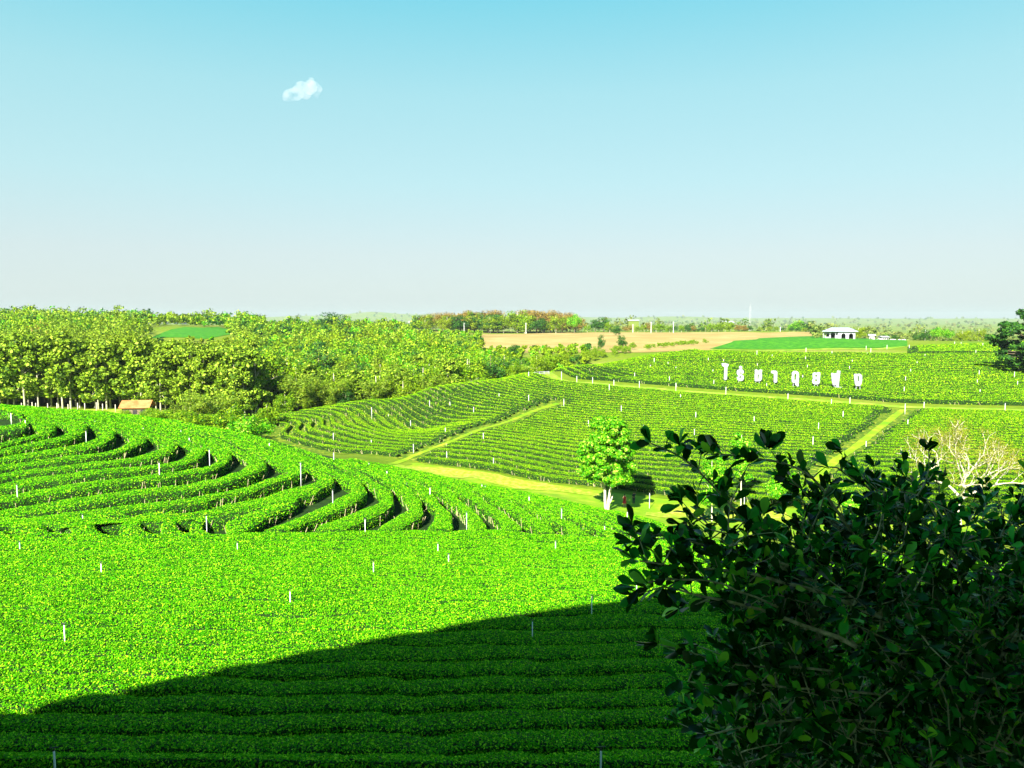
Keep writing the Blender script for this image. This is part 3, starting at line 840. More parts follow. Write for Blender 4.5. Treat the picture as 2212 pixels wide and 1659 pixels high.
# ranks behind
zones = []
tries = 0
cands = []
for k in range(14000):
    px = trs.rand()*1330-60; d = 176+(trs.rand()**1.3)*390
    cands.append((d, px))
cands.sort()
nind = {'teak': 0, 'wood': 0}
for d, px in cands:
    x, y = at(px, d)
    # keep out of the tea slope, fields, clearing
    gz = terrain(x, y)[0]; gpx, gpy = to_px(x, y, gz)
    edge_y = np.interp(px, [560, 600, 800, 1000, 1150, 1300, 1400, 1530], [930, 916, 869, 836, 806, 788, 774, 757])
    if px > 560:
        dm = np.interp(px, [560, 600, 700, 800, 1000, 1150, 1250, 1350], [158, 162, 171, 181, 196, 213, 232, 250])
        if d < dm: continue
    if 318 < px < 500 and 335 < d < 455: continue
    if px > 1040 and d > 318: continue
    if px > 900 and d > 540: continue
    if not far_enough(x, y, 2.2+.0115*d): continue
    low = .35 if (px > 900) else .6
    want_top = top_line(px, d)+np.interp(d, [176, 250, 350, 450, 570], [62, 40, 24, 12, 2])+trs.randn()*5
    if px > 900: want_top = np.interp(px, [900, 1000, 1060, 1130, 1250, 1330], [718, 735, 745, 755, 758, 758])+np.interp(d, [200, 260, 340], [26, 12, 4])+trs.randn()*7
    if 560 < px <= 900: want_top = np.interp(d, [165, 220, 300, 400, 560], [800, 762, 728, 706, 690])+trs.randn()*8
    if 300 < px < 520 and d < 340: want_top = max(want_top, 735+trs.rand()*14)
    mx = 15 if px < 700 else 11
    h = float(np.clip(ray(px, want_top)[1]*d-gz, 3.0, mx))
    q = trs.rand()
    if px < 520 and d < 300: kind = 'teak' if q < .72 else ('brown' if q > .95 and d > 210 else 'wood')
    elif px < 850: kind = 'teak' if q < .33 else ('dark' if q > .88 else 'fresh' if q > .78 else 'wood')
    elif px > 1000 and q < .35: kind = 'bamboo'
    else: kind = 'dark' if q > .88 else ('fresh' if q > .8 else 'teak' if q < .25 else 'wood')
    if n_ind < 270:
        big = {'teak': ('tall light-leaved tree', 'tall trees of the wood'), 'wood': ('bushy yellow-green tree', 'bushy trees of the wood'), 'dark': ('dark green tree', 'dark trees of the wood'), 'fresh': ('bright green tree', 'bright trees of the wood'), 'brown': ('brownish tree', 'brownish trees of the wood'), 'bamboo': ('feathery yellow-green bamboo clump', 'bamboo clumps of the wood')}[kind]
        zone = 'behind the front rank on the left' if px < 520 else ('in the valley wood left of the tea slope' if px < 900 else 'beyond the upper edge of the tea slope')
        put_tree(kind, x, y, h, big[0]+' '+zone, big[1]+' '+zone, cat='bamboo' if kind == 'bamboo' else 'tree', sx=1.05 if kind != 'teak' else 1.25)
        n_ind += 1
    else:
        k2 = kind if kind in stores else 'wood'
        add_far(kind, x, y, h*1.0, int(np.clip(260*(260/d)**1.0, 130, 320)), .0026*d, trs, gz, stores[k2])
        far_n += 1
print('individual', n_ind, 'far', far_n)
# dark rounded tree on the skyline and the plantation with a brown top
x, y = at(716, 500)
bt = put_tree('dark', x, y, hgt_for(716, 674, 500), 'broad dark domed tree standing alone on the skyline', None, var=0, name='rain_tree'); bt.scale = (bt.scale[2]*2.5, bt.scale[2]*1.6, bt.scale[2])
pls = []
for i in range(64):
    px = 900+trs.rand()*345; d = 562+trs.rand()*45
    pls.append((px, d))
pls.sort(key=lambda a: a[1])
for i, (px, d) in enumerate(pls):
    x, y = at(px, d); top = np.interp(px, [900, 960, 1100, 1200, 1240], [680, 672, 668, 669, 676])
    h = hgt_for(px, top+trs.randn()*1.2+(9 if d < 575 else 0), d)
    kind = 'brown' if d > 580 else ('dark' if i % 2 else 'wood')
    put_tree(kind, x, y, h, ('brown-topped tree at the back of the plantation above the tan field' if kind == 'brown' else 'green tree at the front of the plantation above the tan field'),
             'brown-topped plantation trees' if kind == 'brown' else 'green plantation trees', sx=1.25)
x, y = at(1240, 560); put_tree('fresh', x, y, hgt_for(1240, 672, 560), 'tall green tree at the right end of the brown-topped plantation', None, sx=.8)
# trees along the far edge of the tan field
rowt = [(1285,688,'dark'),(1303,684,'dark'),(1316,693,'wood'),(1268,700,'wood')]+[(1345+i*13.5+trs.rand()*6, 695+trs.rand()*9, ['wood', 'dark', 'wood', 'brown'][trs.randint(4)]) for i in range(21)]+[(1640+i*15+trs.rand()*8, 705+trs.rand()*7, ['wood', 'dark'][trs.randint(2)]) for i in range(7)]
for px, ty, kind in rowt:
    d = 575+trs.rand()*15; x, y = at(px, d)
    put_tree(kind, x, y, max(4, hgt_for(px, ty, d)), {'dark': 'dark', 'wood': 'yellow-green', 'brown': 'brownish'}[kind]+' tree in the line behind the tan field', {'dark': 'dark', 'wood': 'yellow-green', 'brown': 'brownish'}[kind]+' trees in the line behind the tan field', sx=1.25)
# single trees
SING = [
 (1330, 702, 500, 'dark', 'round green tree standing in the tan field', 1.3),
 (1342, 722, 322, 'dark', 'small dark tree in front of the tan field', .8),
 (1298, 722, 330, 'dark', 'thin layered tree standing before the tan field', .6),
 (1718, 690, 600, 'fresh', 'round bright tree behind the white house to its left', 1.5),
 (1745, 693, 600, 'dark', 'dark round tree left of the white house', 1.7),
 (1850, 704, 345, 'wood', 'low yellow-green tree touching the right side of the white house', 1.4),
 (2020, 701, 345, 'fresh', 'tall bright tree behind the hilltop at right', .9),
 (2042, 706, 350, 'fresh', 'bright tree beside the tall one on the right hilltop', 1.0),
 (1995, 710, 350, 'dark', 'dark tree left of the bright pair on the right hilltop', .9),
 (2110, 706, 380, 'wood', 'pale green tree behind the far right hilltop', 1.5),
 (2075, 712, 370, 'wood', 'low broad tree on the skyline at right', 1.3),
 (1930, 722, 340, 'dark', 'low dark tree right of the white rubble', 1.3),
 (1975, 722, 338, 'dark', 'small dark tree at the left end of the hilltop rows', 1.1),
 (1110, 742, 262, 'dark', 'dark spreading tree at the top corner of the tea slope', 1.1),
 (1090, 770, 215, 'dark', 'dark green bush behind the upper tea edge', 1.7),
 (540, 884, 116, 'fresh', 'round fresh green tree rising behind the knoll', 1.25),
 (430, 921, 108, 'fresh', 'low round bright bush just behind the knoll', 1.6),
 (215, 902, 112, 'dark', 'small dark bush peeping over the knoll', 2.0),
 (122, 886, 122, 'dark', 'small dark shrub beside the clearing', 2.0),
 (458, 832, 146, 'bamboo', 'large feathery bamboo clump right of the orange roofed hut', 1.7),
 (405, 856, 143, 'bamboo', 'feathery bamboo clump beside the clearing', 1.5),
 (500, 868, 140, 'wood', 'bushy yellow-green tree between the bamboo and the round tree', 1.0),
 (575, 868, 150, 'wood', 'bushy pale tree behind the round tree at the corner of the tea slope', 1.1),
 (615, 845, 163, 'wood', 'bushy yellow-green tree just above the corner of the tea slope', 1.1),
 (745, 842, 173, 'dark', 'dark tree among bamboo above the tea slope edge', 1.0),
 (870, 815, 183, 'wood', 'bushy tree leaning over the middle of the tea slope edge', 1.1),
 (930, 800, 189, 'bamboo', 'bamboo clump above the upper part of the tea slope edge', 1.5),
 (1020, 778, 200, 'wood', 'low bushy tree near the top of the tea slope edge', 1.2),
 (660, 796, 170, 'bamboo', 'yellow-green bamboo clump above the corner of the tea slope', 1.8),
 (712, 806, 172, 'bamboo', 'bamboo clump leaning over the tea slope edge', 1.6),
 (800, 802, 180, 'bamboo', 'loose bamboo clump midway along the tea slope edge', 1.5),
 (322, 879, 152, 'scrub', 'leafy shrub hiding the right end of the orange roofed hut', 1.3),
 (268, 884, 150, 'scrub', 'low shrub at the left corner of the orange roofed hut', 1.4),
 (350, 893, 135, 'scrub', 'dry leafy shrub between the knoll and the hut', 1.6),
 (310, 897, 130, 'scrub', 'dry leafy shrub left of the bamboo', 1.6),
 (270, 897, 128, 'scrub', 'low dry shrub in the clearing', 1.6),
 (380, 900, 128, 'scrub', 'low dry shrub in front of the bamboo', 1.6),
]
for px, ty, d, kind, lab, sx in SING:
    x, y = at(px, d); h = max(1.5, hgt_for(px, ty, d))
    put_tree(kind, x, y, h, lab, None, cat={'scrub': 'shrub', 'bamboo': 'bamboo'}.get(kind, 'tree'), sx=sx)
for i in range(26):
    px = 150+trs.rand()*440; d = np.interp(px, [150, 350, 600], [150, 132, 126])+trs.rand()*10
    x, y = at(px, d); ty = np.interp(px, [150, 260, 350, 450, 600], [893, 890, 885, 893, 925])+trs.randn()*5
    put_tree('scrub', x, y, float(np.clip(hgt_for(px, ty, d), 1.5, 6)), 'pale yellowish shrub on the low ground between the knoll and the wood', 'shrubs between the knoll and the wood', cat='shrub', sx=1.5)
# scrub along the edge of the lettered hill
for i in range(46):
    px = 1165+trs.rand()*365; d = np.interp(px, [1165, 1250, 1400, 1530], [222, 240, 268, 300])+trs.rand()*22
    x, y = at(px, d); ty = np.interp(px, [1165, 1250, 1350, 1450, 1530], [775, 762, 752, 748, 752])+trs.randn()*7
    put_tree('scrub', x, y, float(np.clip(hgt_for(px, ty, d), 2, 7)), 'yellow-green scrub tree between the lettered hillside and the tan field', 'scrub behind the lettered hillside', cat='shrub', sx=1.1)
# the far plain: woods nobody could count
frs = np.random.RandomState(5)
for k in range(2600):
    px = -150+frs.rand()*2600; d = 620*math.exp(frs.rand()**.8*2.55)
    if px < 1250 and d < 900: d += 500
    x, y = at(px, d); h = 6+frs.rand()*8
    if frs.rand() < .05: h *= 1.5
    if px > 1750 and frs.rand() < .35: d = 420+frs.rand()*400; x, y = at(px, d); h = 4+frs.rand()*4
    add_far('far', x, y, h*1.15, int(np.clip(46*(900/d), 9, 70)), max(1.2, .0032*d), frs, None, stores['far'])
for k, lab in (('wood', 'dense yellow-green treetops of the wood covering the left hillside'), ('teak', 'pale leafy treetops mixed through the wood on the left hillside'), ('dark', 'scattered dark treetops in the wood on the left hillside'), ('fresh', 'scattered bright green treetops in the wood on the left hillside'), ('brown', 'few brownish treetops in the wood on the left hillside'), ('far', 'hazy woods spread over the plain to the horizon')):
    V, Q, nn = stores[k]
    if V:
        tag(link({'far': 'distant_woods'}.get(k, 'woodland'), mesh_np(k, np.concatenate(V), np.concatenate(Q), [M[k]])), lab, 'woods', None, 'stuff')

# two-trunked tree by the lawn
def big_tree(name, px, py_base, d, h, clumps, leaf, nleaf, lm, trunk_b, barkm, label, group=None):
    x, y = at(px, d); z = terrain(x, y)[0]
    e = empty(name, (x, y, z), label, 'tree', group)
    rs = np.random.RandomState(int(px))
    V, Q = crown_arrays(clumps, nleaf, leaf, rs, .5, .62, .3)
    link('crown', mesh_np('crown', V, Q, [lm]), e)
    trunk_b.obj('trunk', barkm, e, True)
    return e
d0 = hit(1312, 1103)[0][1]; h0 = hgt_for(1315, 899, d0)
rs = np.random.RandomState(9); cl = []
u = d0/F
for i in range(170):
    t = rs.rand(); hw = np.interp(t, [0, .12, .35, .6, .8, .93, 1], [.42, .58, .60, .50, .44, .34, .15])*125*u*.92
    a = rs.rand()*2*PI; r = hw*math.sqrt(rs.rand()); s = .42+.35*rs.rand()
    cl.append((math.cos(a)*r+.12, math.sin(a)*r, h0*(.31+.655*t), s, s, s*.75))
b = MB()
b.tube([(0, 0, -.3), (.0, 0, 0), (-.12, 0, 1.3), (-.15, 0, 2.6), (-.45, 0, 3.6), (-.8, .1, 5.0), (-.7, 0, 7.5)], [.22, .19, .17, .15, .12, .1, .04], 9)
b.tube([(.05, 0, -.1), (.28, -.05, .1), (.34, 0, 1.3), (.55, 0, 2.8), (.75, 0, 4), (.6, 0, 6), (.4, 0, 9)], [.2, .19, .17, .14, .12, .09, .03], 9)
b.tube([(.3, 0, .6), (.6, 0, 1.2), (.85, -.05, 2.0)], [.12, .09, .05], 7)
for i in range(14):
    c = cl[rs.randint(len(cl))]; z0 = 3+rs.rand()*3
    b.tube([(.6 if c[0] > 0 else -.5, 0, z0), (c[0]*.6, c[1]*.6, (z0+c[2])/2), (c[0], c[1], max(c[2], z0+.5))], [.07, .05, .02], 5)
big_tree('two_trunked_tree', 1312, 1103, d0, h0, cl, .30, 26000, M['fresh'], b, M['bark_pale'], 'round-crowned tree with two white trunks beside the lawn')
# young flowering trees half hidden by the dark bush
def young(px, ptop, d, w, seed, label):
    rs = np.random.RandomState(seed); h = hgt_for(px, ptop, d); cl = round_clumps(rs, (0, 0, h*.62), (w, w, h*.38), 22, w*.36, .8, .5, -.9)
    b = limbs_mesh(rs, h, .09, cl, 8, 0)
    return big_tree('young_tree', px, 0, d, h, cl, .27, 6000, M['fresh'], b, M['bark_pale'], label)
young(1608, 922, 96, 1.6, 3, 'young bright tree showing above the dark bush, taller of the two')
young(1545, 982, 90, 1.9, 4, 'young bright tree half hidden by the dark bush, lower of the two')
young(1700, 1000, 92, 1.8, 5, 'young pale tree glimpsed through the arching bush branches')
young(1860, 1065, 86, 1.6, 6, 'small bright tree peeping over the middle of the dark bush')

# bare tree with pale forking branches
def bare_tree(px, ptop, d, seed):
    x, y = at(px, d); z = terrain(x, y)[0]; h = hgt_for(px, ptop, d)
    e = empty('bare_tree', (x, y, z), 'almost leafless tree with pale forking branches behind the dark bush', 'tree')
    b = MB(); rs = np.random.RandomState(seed); tips = []
    def grow(p, dr, L, r, lev):
        pts = [p]; q = Vector(p); dd = Vector(dr)
        for i in range(4):
            dd = (dd+Vector((rs.randn()*.16, rs.randn()*.16, rs.randn()*.10+.04))).normalized(); q = q+dd*L/4; pts.append(tuple(q))
        b.tube(pts, [r*(1-.13*i) for i in range(5)], 7 if lev < 2 else 5 if lev < 4 else 3, cap=False)
        tips.append(tuple(q))
        if lev >= 6: return
        nb = 4 if lev == 0 else (3 if lev == 1 else 2)
        a = 0
        for k in range(nb):
            a = (rs.rand() if k == 0 else a/(2*PI))*2*PI; sp = .6+.3*rs.rand() if lev < 2 else .45+.35*rs.rand()
            o = dd.orthogonal().normalized(); o = Matrix.Rotation(a+k*PI*2/nb, 3, dd)@o
            nd = (dd*math.cos(sp)+o*math.sin(sp)); nd.z = nd.z*.8+.22
            grow(tuple(q), nd.normalized(), L*(.72+.14*rs.rand()), r*.68, lev+1)
    grow((0, 0, -.3), (0, 0, 1), h*.30, .34, 0)
    zs = max(t[2] for t in tips); k = h/zs
    wk = min(2.2, 7.0/(k*max(abs(t[0]) for t in tips)))*k; b.v = [(v[0]*wk, v[1]*wk, v[2]*k) for v in b.v]
    b.obj('trunk', M['bark_pale'], e, True)
    T = np.array(tips)*np.array([wk, wk, k])
    sel = T[T[:, 2] > h*.45]; cl = [(t[0], t[1], t[2], .8, .8, .7) for t in sel]
    V, Q = crown_arrays(cl, 11000, .26, rs, .1, .2, .1)
    link('twigs', mesh_np('twigs', V, Q, [M['dry_twig']]), e)
bare_tree(2090, 908, 84, 8)
# dark tree at the right border
dR = hit(2235, 812)[0][1]
hR = hgt_for(2235, 668, dR); rs = np.random.RandomState(12); cl = []
for i in range(170):
    t = rs.rand(); hw = np.interp(t, [0, .15, .45, .7, 1], [.3, .8, 1, .8, .35])*dR/F*104
    a = rs.rand()*2*PI; r = hw*rs.rand()**.5; s = .9+.9*rs.rand()
    cl.append((math.cos(a)*r, math.sin(a)*r, hR*(.16+.82*t), s, s, s*.5))
b = limbs_mesh(rs, hR, .45, cl, 22, 0)
big_tree('evergreen_tree', 2248, 812, dR, hR, cl, .8, 22000, M['dark'], b, M['bark'], 'tall dark tree cut by the right border, throwing shade on the tea')
print('tree R', dR, hR)

# ------------------------------------------------------------------ letters on the hillside
def letter(name, px0, py0, d, scale, outer, holes, label, posts, extra=()):
    """outline in enlarged-photo units; (px0,py0) grid point of its foot"""
    x, y, z = d[0], d[1], d[2]
    e = empty(name, (x, y, z), label, 'letter', 'white letters on the tea hillside')
    def plate(nm, polys):
        cu = bpy.data.curves.new(nm, 'CURVE'); cu.dimensions = '2D'; cu.fill_mode = 'BOTH'; cu.extrude = .14; cu.bevel_depth = .02
        for poly in polys:
            sp = cu.splines.new('POLY'); sp.points.add(len(poly)-1); sp.use_cyclic_u = True
            for i, (u_, v_) in enumerate(poly): sp.points[i].co = (u_*scale, -v_*scale, 0, 1)
        ob = bpy.data.objects.new('tmp', cu); COL.objects.link(ob)
        me = bpy.data.meshes.new_from_object(ob.evaluated_get(bpy.context.evaluated_depsgraph_get()))
        bpy.data.objects.remove(ob); me.materials.clear(); me.materials.append(M['white'])
        me.transform(Matrix.Rotation(PI/2, 4, 'X')); me.name = nm
        return link(nm, me, e)
    plate('letter_face', [outer]+list(holes))
    for nm, poly in extra: plate(nm, [poly])
    for u_, v_ in posts:
        b = MB(); b.box((u_*scale, .0, (-v_*scale-2.2)/2), (.14, .14, 2.2+abs(v_*scale)*0+max(0, -v_*scale)), 0)
        b = MB(); top = -v_*scale+.1; b.box((u_*scale, .17, (top-.6)/2), (.13, .1, top+.6)); b.obj('post', M['white'], e)
    return e
# measured on an enlargement: 1 unit = 650/2212 photograph pixels
LET = [
 ('ไ', 187, 405, [(139,172),(170,168),(226,180),(226,205),(212,215),(210,388),(190,392),(168,384),(172,215),(150,212),(138,195)], [], [(188,395)], ()),
 ('ร่', 388, 425, [(352,262),(372,254),(392,252),(416,256),(430,272),(433,300),(410,312),(404,322),(424,330),(434,345),(434,375),(424,400),(400,406),(372,404),(352,395),(344,372),(342,355),(366,352),(370,345),(352,330),(342,312),(341,285)],
   [[(376,288),(394,296),(410,308),(402,318),(380,306)],[(386,336),(404,356),(386,376),(370,356)]], [(372,405),(403,405)], [('tone_mark', [(372,212),(388,205),(408,212),(410,238),(392,249),(372,240)])]),
 ('ช', 628, 430, [(582,262),(598,252),(615,258),(622,278),(632,276),(636,262),(652,254),(676,258),(678,280),(668,298),(676,312),(677,370),(668,398),(650,410),(600,412),(580,406),(580,330),(584,300)],
   [[(618,318),(636,320),(636,382),(616,380)]], [(600,412),(648,412)], ()),
 ('า', 852, 450, [(798,290),(806,272),(830,268),(862,270),(880,285),(880,424),(860,430),(836,424),(834,310),(822,306),(802,302)], [], [(852,428)], ()),
 ('ฉุ', 1120, 478, [(1076,330),(1078,300),(1098,276),(1122,272),(1150,280),(1168,302),(1170,350),(1170,425),(1150,432),(1098,432),(1078,420),(1076,345),(1092,338)],
   [[(1108,318),(1124,306),(1138,322),(1136,396),(1110,398),(1108,345)]], [(1103,432)], [('vowel_mark', [(1130,436),(1168,434),(1170,478),(1150,482),(1140,470),(1126,462),(1122,448)])]),
 ('ย', 1405, 482, [(1354,330),(1356,305),(1378,292),(1398,296),(1412,296),(1432,290),(1452,292),(1454,320),(1450,430),(1436,450),(1400,454),(1372,448),(1354,436),(1352,395),(1364,372),(1354,352)],
   [[(1388,322),(1414,326),(1416,350),(1394,356),(1384,338)],[(1388,384),(1416,386),(1418,410),(1394,416),(1382,400)]], [(1387,452),(1428,452)], ()),
 ('ฟ', 1665, 490, [(1606,300),(1640,304),(1648,330),(1656,304),(1680,304),(1684,268),(1722,272),(1720,300),(1712,380),(1706,482),(1690,486),(1664,460),(1650,468),(1626,462),(1614,400)], [], [(1652,462),(1700,470)], [('base_rail', [(1655,482),(1752,490),(1752,498),(1655,492)])]),
 ('ง', 1962, 518, [(1910,314),(1938,312),(1950,322),(1962,310),(1990,314),(2012,335),(2016,400),(2006,450),(1986,474),(1936,476),(1922,440),(1912,370)], [[(1950,336),(1970,342),(1978,400),(1970,434),(1954,404)]], [(1946,476),(1998,472)], ()),
]
WORDS = ['first from the left, a tall stem with a hook on top', 'second from the left, two loops with a mark above', 'third from the left, forked at the top', 'fourth from the left, a plain hooked stem',
         'fifth from the left, a tall loop with a tail below', 'sixth from the left, with two small holes', 'seventh from the left, like a pointed W', 'last on the right, a slanted loop']
k_ = 650/2212*2212/4032      # enlargement unit -> grid unit
for (ch, fx_, fy_, outer, holes, posts, extra), w in zip(LET, WORDS):
    gx_ = (2800+fx_*650/2212)*2212/4032; gy_ = (1380+fy_*650/2212)*2212/4032
    h = hit(gx_, gy_, .9)[0]
    sc_ = k_*h[1]/F*1.0
    base_v = fy_
    z = ray(gx_, gy_)[1]*h[1]
    loc = (h[0], h[1], z)
    letter('hillside_letter', gx_, gy_, loc, sc_, [(a-fx_, b_-fy_) for a, b_ in outer], [[(a-fx_, b_-fy_) for a, b_ in p] for p in holes], 'white standing Thai letter, '+w, [(a-fx_, b_-fy_) for a, b_ in posts],
           [(nm, [(a-fx_, b_-fy_) for a, b_ in p]) for nm, p in extra])

# ------------------------------------------------------------------ sprinkler poles
POLES = [(140,1350,1383),(118,1632,1665),(1298,1622,1668),(1150,1343,1380),(1278,1288,1328),(627,1278,1300),(807,1215,1240),(219,1218,1238),(43,1172,1187),(513,1173,1188),(946,1175,1193),(969,1200,1217),(1200,1170,1187),(1375,1262,1280),
(789,1122,1152),(447,1115,1153),(179,1112,1130),(345,1000,1035),(38,1048,1082),(55,908,920),(24,893,903),(186,932,945),(205,910,917),(310,925,935),(409,946,957),(453,972,1003),(391,930,938),(650,1000,1035),(719,1060,1093),
(721,978,998),(836,1018,1030),(879,1045,1050),(929,1054,1073),(1008,1108,1128),(1041,1047,1055),(1048,1050,1057),(582,958,968),(1213,1099,1127),(1355,1106,1126),(1306,1137,1152),(1143,1073,1085),
(720,935,944),(803,880,897),(839,895,900),(887,908,919),(802,950,954),(893,959,969),(962,924,933),(928,865,875),(972,868,876),(1023,879,891),(1078,850,855),(1044,935,945),(965,975,985),(1066,989,1001),(797,1001,1009),
(1142,803,813),(1142,853,866),(1218,862,875),(1271,908,920),(1342,876,886),(1503,890,901),(1500,927,939),(1629,900,911),(1390,918,930),(1280,815,827),(1326,820,831),(1316,830,842),(1381,823,837),(1371,805,813),(1446,813,822),
(1460,827,840),(1443,782,788),(1460,792,797),(1413,773,785),(1405,788,793),(1246,812,822),(1213,803,816),(1540,798,803),(1542,821,828),(1568,836,848),(1530,773,781),(1563,776,783),(1635,757,768),(1636,785,791),(1656,828,835),
(1470,852,858),(1744,788,796),(1740,770,776),(1741,751,760),(1797,758,766),(1871,747,753),(1881,752,761),(1873,762,767),(1916,745,751),(1964,745,752),(1841,777,783),(1835,791,798),(1981,781,787),(1998,765,771),(1967,797,803),
(1956,813,822),(1953,836,845),(1955,872,886),(1996,868,877),(2115,800,808),(2111,820,827),(2117,841,847),(2062,738,745),(2076,739,744),(2108,756,762),(2123,741,748),(2191,803,815),(2171,871,883),(1702,850,862),(1796,862,872),
(1836,858,867),(1821,888,901),(1768,913,926),(1756,943,960),(1871,953,960),(1961,906,916),(1668,766,771),(1734,810,816),(2198,823,831),(1608,1066,1080),(1403,1066,1085)]
pole_cache = {}
def pole_meshes(hq, r):
    key = (round(hq, 1), round(r, 3))
    if key not in pole_cache:
        b = MB(); b.tube([(0, 0, -.3), (0, 0, hq)], [r, r], 8)
        c = MB(); c.tube([(0, 0, hq), (0, 0, hq+.05), (0, 0, hq+.10)], [r*1.1, r*.9, r*.3], 6); c.tube([(-.13, 0, hq+.09), (.13, 0, hq+.11)], [.018, .018], 5)
        pole_cache[key] = (b.mesh('pipe', M['pipe'], True), c.mesh('sprinkler_head', M['sprink'], True))
    return pole_cache[key]
def pole_zone(px, py):
    if py > 1150: return 'standing in the near slope of clipped tea'
    if px < 1360 and py > 888 and (py > 1000 or px < 700) : return 'standing among the bending hedges of the knoll'
    if py > np.interp(px, [1150, 1400, 1700, 2212], [806, 839, 863, 890]): return 'standing between hedges on the slope below the main track'
    return 'standing on the hillside around the white letters'
SPEC = {140: 'white sprinkler pipe alone at the left of the near sunlit slope', 118: 'short white sprinkler pipe at the bottom left corner in shade', 1298: 'thick white sprinkler pipe at the bottom edge of the shade', 1150: 'white sprinkler pipe in the shaded tea, left of two', 1278: 'white sprinkler pipe rising across the edge of the shade',
        1375: 'white sprinkler pipe beside the bush tips at the shade edge', 627: 'white sprinkler pipe above the brown gap in the near slope', 807: 'white sprinkler pipe with crossbar in the middle of the sunlit slope', 219: 'white sprinkler pipe beside the broken hedge at left', 650: 'tall white sprinkler pipe on top of the knoll', 345: 'white sprinkler pipe in the widest left gap of the knoll', 453: 'white sprinkler pipe in the dark bend near the knoll top'}
for px, y0, y1 in POLES:
    if y1 > 1655: h = hit(px, 1650, .5)[0]
    else: h = hit(px, y1, .85 if y1 > 800 else .6)[0]
    ztop = ray(px, y0)[1]*h[1]; hq = max(.9, ztop-h[2]); d = h[1]
    r = max(.028, .00045*d) if d < 90 else .038+.00008*(d-90)
    spec = SPEC.get(px) if (px, y1) not in ((1150, 0),) else None
    e = empty('sprinkler_pipe', (h[0], h[1], h[2]), spec or ('white sprinkler pipe '+pole_zone(px, y1)), 'sprinkler', 'white pipes '+pole_zone(px, y1))
    pm, hm = pole_meshes(hq, r)
    link('pipe', pm, e); link('sprinkler_head', hm, e)

# ------------------------------------------------------------------ buildings
def white_house():
    h = hit(1812, 731)[0]; d = 322.0; x, y = at(1812, d); z = terrain(x, y)[0]
    u = d/F
    e = empty('white_house', (x, y, z), 'white single-storey house with arched openings and a pale hipped roof on the hilltop', 'house', None, R(-24))
    W, D_, Hh = 70*u, 8.0, 3.2
    b = MB(); zb = -.5
    # walls with arched openings built as solid pieces round the holes
    def wall(x0, x1, yy, holes, t=.25, side=False):
        xs = x0
        def blk(a, b_, z0, z1):
            if b_-a < .01: return
            b.box(((a+b_)/2, yy, (z0+z1)/2), (b_-a, t, z1-z0)) if not side else b.box((yy, (a+b_)/2, (z0+z1)/2), (t, b_-a, z1-z0))
        for (hc, hw, hz0, hz1) in holes:
            blk(xs, hc-hw, zb, Hh); xs = hc+hw
            if hz0 > 0: blk(hc-hw, hc+hw, zb, hz0)
            n = 8
            for i in range(n):
                a0 = PI-PI*i/n; a1 = PI-PI*(i+1)/n
                xa, xb = hc+hw*math.cos(a0), hc+hw*math.cos(a1); za = hz1+hw*.8*min(math.sin(a0), math.sin(a1))
                blk(xa, xb, za, Hh)
        blk(xs, x1, zb, Hh)
    wall(-W/2+.9, -W*.05, -D_/2+1.6, [(-W*.36, .7, .8, 1.6), (-W*.2, .8, 0, 1.8)])
    wall(-W*.05+.01, W/2-1, -D_/2, [(W*.1, .8, 0, 1.7), (W*.31, .8, 0, 1.7)])
    wall(-D_/2+.13, D_/2, W/2-1.12, [(0, .9, .8, 1.7)], side=True)
    wall(-D_/2+1.74, D_/2, -W/2+1.03, [(0, .9, .8, 1.7)], side=True)
    b.box((-W*.05-.1, -D_/2+.95, Hh/2-.25), (.2, 1.3, Hh+.4))
    b.obj('wall', M['white'], e)
    c = MB(); c.box((0, .9, 1.4), (W-3.2, D_-4.2, 2.9)); c.obj('interior', M['darkgap'], e)
    r = MB(); o_ = .9; z0 = Hh+.003; z1 = Hh+1.5
    P = [(-W/2-.2, -D_/2-o_, z0), (W/2, -D_/2-o_, z0), (W/2, D_/2+o_, z0), (-W/2-.2, D_/2+o_, z0), (-W/2+3.4, 0, z1), (W/2-3.4, 0, z1)]
    r.add(P, [(0, 1, 5, 4), (1, 2, 5), (2, 3, 4, 5), (3, 0, 4), (3, 2, 1, 0)])
    r.box((0, -D_/2-o_-.06, z0-.1), (W+.3, .1, .22))
    r.obj('roof', M['roof_grey'], e)
    s_ = MB(); s_.box((-W*.28, -D_/2+.8, -.12), (W*.42, 1.5, .3)); s_.obj('terrace', M['wall'], e)
    for cx_ in (-W*.47, -W*.28, -W*.12):
        p = MB(); p.box((cx_, -D_/2+.2, Hh/2), (.22, .22, Hh)); p.obj('porch_post', M['white'], e)
white_house()
